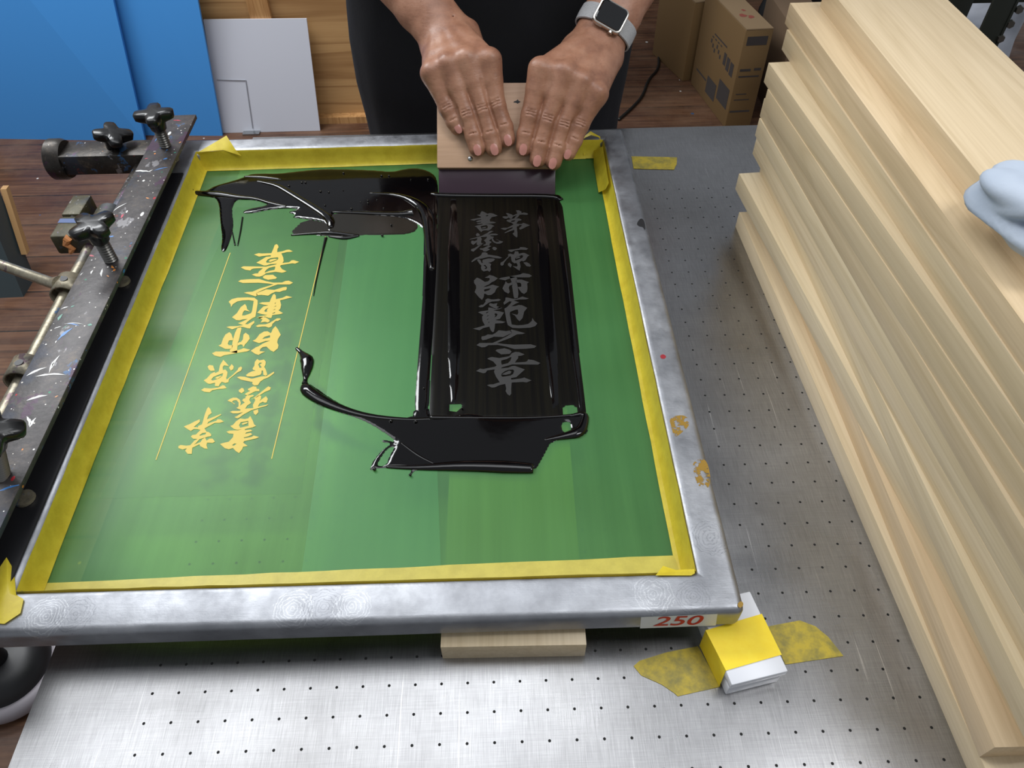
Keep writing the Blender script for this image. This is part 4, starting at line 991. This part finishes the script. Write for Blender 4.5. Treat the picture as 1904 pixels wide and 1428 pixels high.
o = MB().add([up(1174, 291, 0), up(1215, 292, 0), up(1259, 293, 0), up(1258, 306, 0), up(1253, 316, 0), up(1205, 315, 0), up(1178, 314, 0)], [tuple(range(7))]).build('tape_piece', M['tapeflat'])
rebase(o); tag(o, 'short yellow tape strip on the steel table beside the far right frame corner', 'tape')

# ------------------------------------------------------------------ hinge clamp on the left
cl = thing('hinge_clamp', (-9, 20, 0), 'paint flecked steel hinge clamp with black star knobs holding the frame edge', 'clamp')
ZP = 3.6
pr = [at(367, 220, ZP), at(2, 1000, ZP)]; plf = [at(310, 222, ZP), at(5, 786, ZP)]
d = pr[1]-pr[0]; d /= -d[1]; far_r = pr[0]; near_r = pr[0]+d*(pr[0][1]-1.0)
dl = plf[1]-plf[0]; dl /= -dl[1]; far_l = plf[0]; near_l = plf[0]+dl*(plf[0][1]-1.0)
MB().hexa([far_l, near_l, near_r, far_r], [p+np.array([0, 0, .28]) for p in (far_l, near_l, near_r, far_r)]).build('clamp_plate', M['splat'], cl, bevel=.03)
rng = random.Random(11)
def onplate(f, g):      # f along from the far end, g across
    a_ = far_l*(1-g)+far_r*g; b_ = near_l*(1-g)+near_r*g; return a_*(1-f)+b_*f+np.array([0, 0, .288])
for nm, col_, cnt, ln in (('white', (226, 226, 222), 26, 1.4), ('blue', (66, 130, 200), 12, 1.0), ('pink', (190, 60, 80), 7, .8), ('green', (70, 140, 120), 6, .5), ('orange', (216, 140, 70), 6, .4)):
    m_ = mat(nm+'_paint_splash', col_, .4); mb = MB()
    for _ in range(cnt):
        p = onplate(rng.uniform(.01, .97), rng.uniform(.06, .94)); th = rng.gauss(.9, .9); L_ = rng.uniform(.1, ln); w_ = rng.uniform(.02, .09)
        dr = np.array([math.cos(th), math.sin(th), 0]); pr_ = np.array([-dr[1], dr[0], 0])
        pts = []
        for k in range(8): 
            u_ = k/7; pts.append(p+dr*L_*(u_-.5)+pr_*(w_*math.sin(math.pi*u_)*rng.uniform(.5, 1.2)+.08*math.sin(u_*3)*L_))
        for k in range(7, -1, -1):
            u_ = k/7; pts.append(p+dr*L_*(u_-.5)-pr_*(w_*math.sin(math.pi*u_)*rng.uniform(.5, 1.2)-.08*math.sin(u_*3)*L_))
        lim = []
        for q_ in pts:      # keep on the steel
            f_ = (far_l[1]-q_[1])/(far_l[1]-near_l[1]); xl = far_l[0]*(1-f_)+near_l[0]*f_+.05; xr = far_r[0]*(1-f_)+near_r[0]*f_-.05
            lim.append((min(max(q_[0], xl), xr), min(q_[1], far_r[1]-.05, ), q_[2]))
        mb_flat(mb, [lim])
    tag(mb.build('paint_splash', m_, cl), kind='stuff')
# black strip painting the shade and dark reflection on the frame's left member
MB().hexa([(-7.85, 3.0, ZT), (-5.36, 3.0, ZT), (-6.32, 32.8, ZT), (-8.3, 32.8, ZT)], [(-7.85, 3.0, ZT+.1), (-5.36, 3.0, ZT+.1), (-6.32, 32.8, ZT+.1), (-8.3, 32.8, ZT+.1)]).build('shade_strip', M['black'], cl)
for x, y in ((322, 297), (228, 525), (47, 928)):
    p = at(x, y, ZT+.12); MB().tube([p, p+np.array([0, 0, .14])], [.42, .40], 18).build('pad_foot', M['rod'], cl, autosmooth=40)
# square tube with end cap
tube = MB(); tube.box((-14.3, 33.7, 2.15), (-7.6, 35.6, 3.5)); tube.build('square_tube', M['tube'], cl, bevel=.08)
MB().tube([(-14.25, 34.7, 2.75), (-14.5, 34.7, 2.75), (-15.2, 34.7, 2.75), (-15.3, 34.7, 2.75)], [1.18, 1.3, 1.3, 1.2], 28).build('end_cap', M['tube'], cl, autosmooth=40)
MB().box((-9.6, 28.5, 1.5), (-8.6, 34.2, 2.9)).build('hinge_arm', M['tube'], cl, bevel=.1)
# olive casting
MB().box((-12.1, 26.0, 1.7), (-8.3, 28.0, 3.0)).build('casting', M['splat2'], cl, bevel=.15)
MB().box((-12.1, 28.0, 1.9), (-11.0, 30.0, 3.1)).build('casting', M['splat2'], cl, bevel=.1)
p = at(196, 395, 3.4); MB().tube([(p[0], p[1]-2.6, 2.7), (p[0], p[1]+.6, 2.7)], [.95, .95], 22).build('casting', M['splat2'], cl, autosmooth=40)
P_ = [np.array([-11.2+.16*math.sin(k*1.6), 25.98-.02, 2.95-.16*k]) for k in range(8)]
tag(MB().tube(P_, [.20, .22, .20, .17, .15, .15, .17, .1], 8).build('paint_drip', mat('orange_paint', (224, 150, 92), .4), cl), 'orange paint drip')
MB().add([(-12.05, 27.3, 3.02), (-10.2, 27.2, 3.02), (-10.2, 27.65, 3.02), (-12.05, 27.7, 3.02)], [(0, 1, 2, 3)]).build('paint_stripe', mat('blue_paint', (40, 74, 130), .4), cl)
# shaft, collars and lever
ra, rb_ = at(118, 585, 2.7), at(2, 812, 2.7); dd = (rb_-ra)/np.linalg.norm(rb_-ra)
ra = ra+np.array([-.35, 0, 0]); rb_ = rb_+np.array([-.35, 0, 0]); s0 = ra-dd*(8.0); s1 = rb_+dd*12
MB().tube([s0, s1], .38, 16).build('shaft', M['rod'], cl, autosmooth=40)
for x, y, nm in ((104, 535, 0), (36, 690, 1)):
    c = at(x, y, 2.9); k = np.array([0, -1.0, 0]); c = s0+dd*((c-s0)@dd)
    rin = []; 
    MB().tube([c-dd*.62, c+dd*.62], [.78, .78], 26, False).build('collar', M['rod'], cl, autosmooth=40).modifiers.new('wall', 'SOLIDIFY').thickness = .002
    h = c+np.array([.05, 0, .77]); MB().tube([h, h+np.array([0, 0, .03])], [.2, .2], 14).build('collar_hole', M['black'], cl)
    if nm == 0:
        e1 = at(0, 492, 3.3); lev = [c+np.array([-.3, 0, .45]), c*.75+e1*.25+np.array([0, 0, .05]), e1, e1+(e1-c)*1.2]
        MB().tube(lev, [.42, .30, .28, .28], 14).build('lever', M['rod'], cl, autosmooth=40)
# star knobs with their screws
def knob(base, top, tilt, label=None, screw=True, rot=.3):
    base = np.array(base); top = np.array(top); ax = top-base; L = np.linalg.norm(ax); ax /= L
    a = np.cross(ax, [0, 1.0, 0]); a /= np.linalg.norm(a); b = np.cross(ax, a)
    def ringp(h, f): return [base+ax*h+(a*math.cos(t)+b*math.sin(t))*f(t) for t in np.linspace(0, 2*math.pi, 48, endpoint=False)]
    lobe = lambda s: (lambda t: s*(.62+.50*max(0.0, math.cos(2*(t-rot)))**2.0*1.0+.0) if True else 0)
    lob4 = lambda s: (lambda t: s*(.66+.52*min(1.0, 1.25*(.5+.5*math.cos(4*(t-rot)))**1.1)))
    cir = lambda r: (lambda t: r)
    k = MB().loft([ringp(L-1.15, cir(.40)), ringp(L-1.1, cir(.46)), ringp(L-.62, cir(.54)), ringp(L-.46, lob4(.84)), ringp(L-.36, lob4(.97)), ringp(L-.02, lob4(1.0)), ringp(L+.07, lob4(.93)), ringp(L+.10, lob4(.5))]).build('knob', M['knob'], cl, autosmooth=60)
    if screw:
        n = int((L-.8)/.075)
        pts = [base+ax*i*.075 for i in range(n+1)]; MB().tube(pts, [.36 if i % 2 else .28 for i in range(n+1)], 16).build('screw', M['thread'], k, autosmooth=80)
def topfor(b, px, py):
    # height above base b whose picture lies nearest the wanted point, leaning slightly
    best = None
    for h in np.arange(.6, 3.6, .05):
        q_ = prj(b+np.array([0, 0, h])); e_ = abs(q_[1]-py)
        if best is None or e_ < best[0]: best = (e_, h)
    h = best[1]; lo_ = None
    for dx in np.arange(-1.2, 1.2, .02):
        e_ = abs(prj(b+np.array([dx, 0, h]))[0]-px)
        if lo_ is None or e_ < lo_[0]: lo_ = (e_, dx)
    return b+np.array([lo_[1], 0, h])
b1 = at(308, 272, ZP+.28); knob(b1, topfor(b1, 284, 209), 0, rot=.2)
b2 = at(212, 272, 3.5); knob(b2, topfor(b2, 210, 247), 0, rot=.5)
b3 = at(207, 484, ZP+.28); knob(b3, topfor(b3, 169, 414), 0, rot=.9)
b4 = at(2, 885, ZP+.28); knob(b4, topfor(b4, -20, 800), 0, rot=.4)

# ------------------------------------------------------------------ things behind
def slab(quad, t, name, m, label, cat, group=None):
    """upright panel: quad = near-bottom-left, near-bottom-right, top-right, top-left (table units), thickness t away from the viewer"""
    q_ = [np.array(p, float) for p in quad]; nrm = np.cross(q_[1]-q_[0], q_[3]-q_[0]); nrm /= np.linalg.norm(nrm)
    if nrm[1] < 0: nrm = -nrm
    o = MB().hexa([p for p in q_], [p+nrm*t for p in q_]).build(name, m); rebase(o); return tag(o, label, cat, group)
slab([(-77.4, 114.6, FZ), (-48.6, 112.4, FZ), (-41.5, 116.6, 12), (-70.0, 116.6, 12)], .5, 'blue_panel', M['blue'], 'large blue plastic sheet leaning on the plywood wall, left one', 'sheet', 'blue sheets')
slab([(-50.5, 114.5, FZ), (-35.2, 113.6, FZ), (-29.5, 117.4, 12), (-44.5, 117.6, 12)], .5, 'blue_panel', M['blue'], 'narrower blue sheet leaning beside the white board', 'sheet', 'blue sheets')
wbq = [(-35.6, 114.6, FZ), (-17.9, 114.6, FZ), (-16.8, 117.3, -21.6), (-33.6, 117.3, -21.4)]
wb = slab(wbq, .35, 'white_board', M['white'], 'white board leaning on the plywood between blue sheet and printer', 'board')
def onq(x, y):      # photo point on the face of the white board
    n_ = np.cross(np.array(wbq[1])-wbq[0], np.array(wbq[3])-wbq[0]); c, d = ray(x, y); return c+((np.array(wbq[0])-c)@n_)/(d@n_)*d-np.array([0, .04, 0])
for P in ([(404, 148), (457, 149)], [(457, 149), (470, 238)]):
    MB().tube([onq(*P[0]), onq(*P[1])], .10, 6).build('pencil_line', M['pencil'], wb)
a_, b_ = at(452, 246, FZ+.3), at(484, 242, FZ+.3)
o = MB().box((a_[0], a_[1]-.7, FZ), (b_[0], a_[1]+.9, FZ+.3)).build('metal_offcut', M['zinc']); rebase(o); tag(o, 'small flat metal scrap on the floor below the white board', 'scrap')

def carton(ftop, fbot, rtop, depth_dir, label, marks, top_marks=()):
    """ftop/fbot: photo points of the near vertical edge; rtop: photo point of the right end of the short face"""
    b = at(*fbot, FZ); Y = b[1]
    t = aty(*ftop, Y); h = t[2]-FZ
    r = aty(*rtop, Y); wdt = r[0]-b[0]
    return b, h, wdt
def box_thing(b, ux, w, uy, dep, h, label, marks_front, marks_side, marks_top, flap=True):
    """b near corner on the floor; ux along the short face, uy along the long side"""
    b = np.array(b); ux = np.array(ux, float); uy = np.array(uy, float); ux /= np.linalg.norm(ux); uy /= np.linalg.norm(uy)
    t = thing('cardboard_box', tuple(b), label, 'box', 'cartons behind the table')
    P = [b, b+ux*w, b+ux*w+uy*dep, b+uy*dep]
    MB().hexa(P, [p+np.array([0, 0, h]) for p in P]).build('carton', M['card'], t, bevel=.12)
    if flap:
        z_ = np.array([0, 0, h+.02])
        MB().hexa([b+z_+ux*.1, b+ux*(w-.1)+z_, b+ux*(w-.1)+uy*dep*.98+z_, b+ux*.1+uy*dep*.98+z_], [b+z_+ux*.1+np.array([0, 0, .18]), b+ux*(w-.1)+z_+np.array([0, 0, .18]), b+ux*(w-.1)+uy*dep*.98+z_+np.array([0, 0, .18]), b+ux*.1+uy*dep*.98+z_+np.array([0, 0, .18])]).build('lid', M['cardtop'], t)
    nf = np.cross(ux, [0, 0, 1.0]); ns = np.cross([0, 0, 1.0], uy); 
    if nf@(CAMP-b) < 0: nf = -nf
    if ns@ux > 0: ns = -ns
    for org, u, nn, ms, W_ in ((b, ux, nf, marks_front, w), (b, uy, ns, marks_side, dep)):
        for u0, u1, v0, v1 in ms:
            q_ = [org+u*W_*uu+np.array([0, 0, h*vv])+nn*.03 for uu, vv in ((u0, v0), (u1, v0), (u1, v1), (u0, v1))]
            MB().add(q_, [(0, 1, 2, 3)]).build('printed_mark', M['cardprint'], t)
    if marks_top:
        rng = random.Random(len(label))
        for cx, cy, s_ in marks_top:
            P = [b+ux*w*(cx+s_*math.cos(a)*rng.uniform(.5, 1.2))+uy*dep*(cy+s_*.25*math.sin(a)*rng.uniform(.5, 1.2))+np.array([0, 0, h+.22]) for a in np.linspace(0, 6.28, 9, endpoint=False)]
            MB().add(P, [tuple(range(9))]).build('red_stamp', M['redprint'], t)
    return t
b, h, w_ = carton((1375.8, 57), (1347, 238), (1440, 50), None, '', ())
side_dir = at(1292, 165, FZ)-b; sl = np.linalg.norm(side_dir)
rd = random.Random(3)
chars = [(.08, .16, .50, .63), (.18, .25, .51, .64), (.27, .33, .53, .65)] + [(.40+.05*k, .43+.05*k, .54+.03*(k % 3), .58+.03*(k % 3)) for k in range(6)] + [(.41+.07*k, .45+.07*k, .66, .675) for k in range(4)]
box_thing(b, (1, .06, 0), w_*1.03, side_dir, 17.5, h, 'larger cardboard box with dark printing behind the table, tape on top',
          [(.12, .86, .855, .94), (.10, .50, .60, .625), (.62, .88, .605, .63), (.10, .86, .54, .555), (.15, .55, .36, .37), (.12, .7, .30, .31), (.06, .82, .17, .19)],
          chars+[(.30, .62, .70, .715), (.06, .32, .17, .38), (.36, .60, .10, .28), (.62, .9, .2, .22)], [(.35, .30, .16), (.6, .26, .16), (.55, .42, .10)])
b2_ = at(1297, 176, FZ); t2 = aty(1285, 30, b2_[1])
box_thing(at(1298, 172, FZ)+np.array([-2.2, 4.6, 0]), (1, .25, 0), 4.6, (-.32, 1, 0), 13, t2[2]-FZ, 'plain cardboard box with pale label on top, left of the printed box', [(.55, .66, .35, .88)], [], [])
q0 = at(1298, 172, FZ)+np.array([-2.2, 4.6, 0])
pl = MB(); zz = t2[2]+.25
pl.add([(q0[0]-.6, q0[1]+3, zz), (q0[0]+3.4, q0[1]+4, zz), (q0[0]+1.4, q0[1]+10, zz), (q0[0]-2.8, q0[1]+9, zz)], [(0, 1, 2, 3)])
o = pl.build('paper_label', M['bag']); rebase(o); tag(o, 'pale paper sheet lying on the plain cardboard box', 'paper')
# third carton, seen between the printed box and the stack
q1 = at(1432, 232, FZ)
MBx = MB().hexa([q1+np.array([0.4, 2, 0]), q1+np.array([7, 2.4, 0]), q1+np.array([7, 18, 0]), q1+np.array([.4, 18, 0])], [q1+np.array([.4, 2, h*.93]), q1+np.array([7, 2.4, h*.93]), q1+np.array([7, 18, h*.93]), q1+np.array([.4, 18, h*.93])])
o = MBx.build('cardboard_box', mat('dusty_cardboard', (120, 98, 76), .8), bevel=.1); rebase(o); tag(o, 'brown carton half hidden between the printed box and the board stack', 'box', 'cartons behind the table')
cab = [at(1236, -30, FZ), at(1234, 30, FZ), at(1230, 62, FZ), at(1224, 100, FZ), at(1226, 130, FZ), at(1205, 150, FZ), at(1196, 180, FZ), at(1176, 202, FZ), at(1150, 225, FZ)]
o = MB().tube([p+np.array([0, 0, .25]) for p in chaikin(cab, 2, False)], .28, 10).build('power_cable', M['cable'], smooth=True); rebase(o); tag(o, 'black cable snaking over the brown floor beside the boxes', 'cable')
# shelf frame and sheeting at the far right
Y = 75
up_ = thing('steel_rack', tuple(aty(1850, 60, Y)*np.array([1, 1, 0])+np.array([0, 0, FZ])), 'dark green steel rack upright with bolts at the far right', 'rack')
a = aty(1876, 0, Y); b_ = aty(1840, 75, Y); xx = (a[0]+b_[0])/2
MB().box((xx-1.6, Y, FZ), (xx+.9, Y+.4, 20)).build('upright', M['iron'], up_, bevel=.05)
MB().box((xx+.9, Y-.1, FZ), (xx+1.2, Y+2.6, 20)).build('upright', M['iron'], up_, bevel=.05)
for x, y in ((1892, 18), (1876, 45), (1858, 72)):
    p = aty(x-14, y, Y); MB().tube([p+np.array([1.0, -.25, 0]), p+np.array([1.0, .1, 0])], [.42, .5], 6).build('bolt', M['bolt'], up_)
p = aty(1786, 10, Y+14)
MB().box((p[0]-1.5, Y+14, FZ), (p[0]+1.5, Y+15.5, 20)).build('rear_upright', M['iron'], up_, bevel=.05)
p0, p1 = aty(1740, 8, Y+16), aty(1865, 2, Y+16)
MB().box((p0[0]-14, Y+16, p0[2]), (p1[0]+14, Y+18, p0[2]+2)).build('crossbar', M['iron'], up_, bevel=.05)
def lump(c, r, name, m, label, cat, seed, n=3):
    rng = np.random.RandomState(seed); bm = bmesh.new(); bmesh.ops.create_icosphere(bm, subdivisions=4, radius=1)
    K = [(rng.normal(size=3)*2.2, rng.uniform(0, 6.28), rng.uniform(.04, .11)) for _ in range(9)]
    for v_ in bm.verts:
        p_ = np.array(v_.co); s_ = 1+sum(a_*math.sin(k_@p_*1.6+ph) for k_, ph, a_ in K)
        v_.co = Vector(W(np.array(c)+p_*np.array(r)*s_))
    me = bpy.data.meshes.new(name); bm.to_mesh(me); bm.free(); o = bpy.data.objects.new(name, me); C.objects.link(o); me.materials.append(m)
    for p_ in me.polygons: p_.use_smooth = True
    rebase(o); return tag(o, label, cat)
c = aty(1812, 20, Y+26); lump((c[0], c[1], FZ+12.2), (9, 6, 12.6), 'grey_sack', M['bag'], 'crumpled grey sheeting bundle behind the steel rack', 'sack', 2)
c = aty(1900, 110, Y+6); lump((c[0]+9.5, c[1]+1, FZ+8.6), (7, 5, 8.8), 'black_bag', M['blackbag'], 'black rubbish bag on the floor right of the steel rack', 'bag', 4)
c = aty(1432, 22, 137); lump((c[0]+5, c[1], FZ+9.2), (6, 4, 9.5), 'black_bag', M['blackbag'], 'black bag standing behind the cartons', 'bag', 6)
# rag on the stack
zr = 12*BT
ragc = at(1907, 390, 12*BT+.5)
rg = thing('rag', (ragc[0]+.6, ragc[1]+.2, 11*BT), 'crumpled white rag with blue patch lying on the stack at right', 'rag')
def lumpm(c, r, name, m, parent, seed):
    rng = np.random.RandomState(seed); bm = bmesh.new(); bmesh.ops.create_icosphere(bm, subdivisions=4, radius=1)
    K = [(rng.normal(size=3)*2.4, rng.uniform(0, 6.28), rng.uniform(.03, .09)) for _ in range(9)]
    vs = []
    for v_ in bm.verts:
        p_ = np.array(v_.co); s_ = 1+sum(a_*math.sin(k_@p_*1.6+ph) for k_, ph, a_ in K); vs.append(np.array(c)+p_*np.array(r)*s_)
    fs = [tuple(v_.index for v_ in f_.verts) for f_ in bm.faces]; bm.free()
    return obj(name, vs, fs, m, parent, smooth=True)
rc = np.array([ragc[0]+.3, ragc[1]+.2, 12*BT+.6])
lumpm(rc, (1.75, 2.3, .95), 'rag_body', M['rag'], rg, 3)
lumpm(rc+np.array([.15, -1.2, .35]), (1.0, 1.0, .75), 'blue_patch', M['ragblue'], rg, 8)
# panel at the far left
pa, pb_, pc = at(46, 545, FZ), at(30, 470, FZ), at(0, 385, FZ)
tp_ = thing('leaning_panel', (-60, 76, FZ), 'grey teal panel with bare wood edge at the left side of the photo', 'panel')
e0 = at(44, 552, FZ); hgt = 9.0
e1 = aty(-26, 385, e0[1]+4)
MB().hexa([e0, e0+np.array([-30, -1, 0]), e0+np.array([-30, 3, 0]), e0+np.array([0, 4, 0])], [e1, e1+np.array([-30, -1, 0]), e1+np.array([-30, 3, 0]), e1+np.array([0, 4, 0])]).build('panel', M['teal'], tp_)
ee = at(28, 445, FZ+3); 
MB().hexa([e0+np.array([.1, 4.1, 4.2]), e0+np.array([.9, 4.1, 4.2]), e0+np.array([.9, 5.0, 4.2]), e0+np.array([.1, 5.0, 4.2])], [e1+np.array([.1, 4.1, 0]), e1+np.array([.9, 4.1, 0]), e1+np.array([.9, 5.0, 0]), e1+np.array([.1, 5.0, 0])]).build('wood_edge', M['edge'], tp_)
# round based stand on the floor below the near left table edge
c = at(-12, 1222, FZ+4)
sd_ = thing('round_stand', (c[0], c[1], FZ), 'dark round base with pale grey rim under the near left table corner', 'stand')
MB().tube([(c[0], c[1], FZ), (c[0], c[1], FZ+1.4), (c[0], c[1], FZ+3.0), (c[0], c[1], FZ+3.6)], [3.9, 4.0, 3.4, 2.2], 40).build('base', M['darkrub'], sd_, autosmooth=60)
rings = []
for a in np.linspace(0, 2*math.pi, 49): 
    cc = np.array([c[0]+4.1*math.cos(a), c[1]+4.1*math.sin(a), FZ+1.0]); rr = np.array([math.cos(a), math.sin(a), 0])
    rings.append([cc+rr*.75*math.cos(t)+np.array([0, 0, .9*math.sin(t)]) for t in np.linspace(0, 6.283, 12, endpoint=False)])
MB().loft(rings, False).build('rim', M['grey'], sd_, smooth=True)
MB().tube([(c[0], c[1], FZ+3.4), (c[0], c[1], FZ+14)], 1.0, 16).build('post', M['darkrub'], sd_, autosmooth=40)
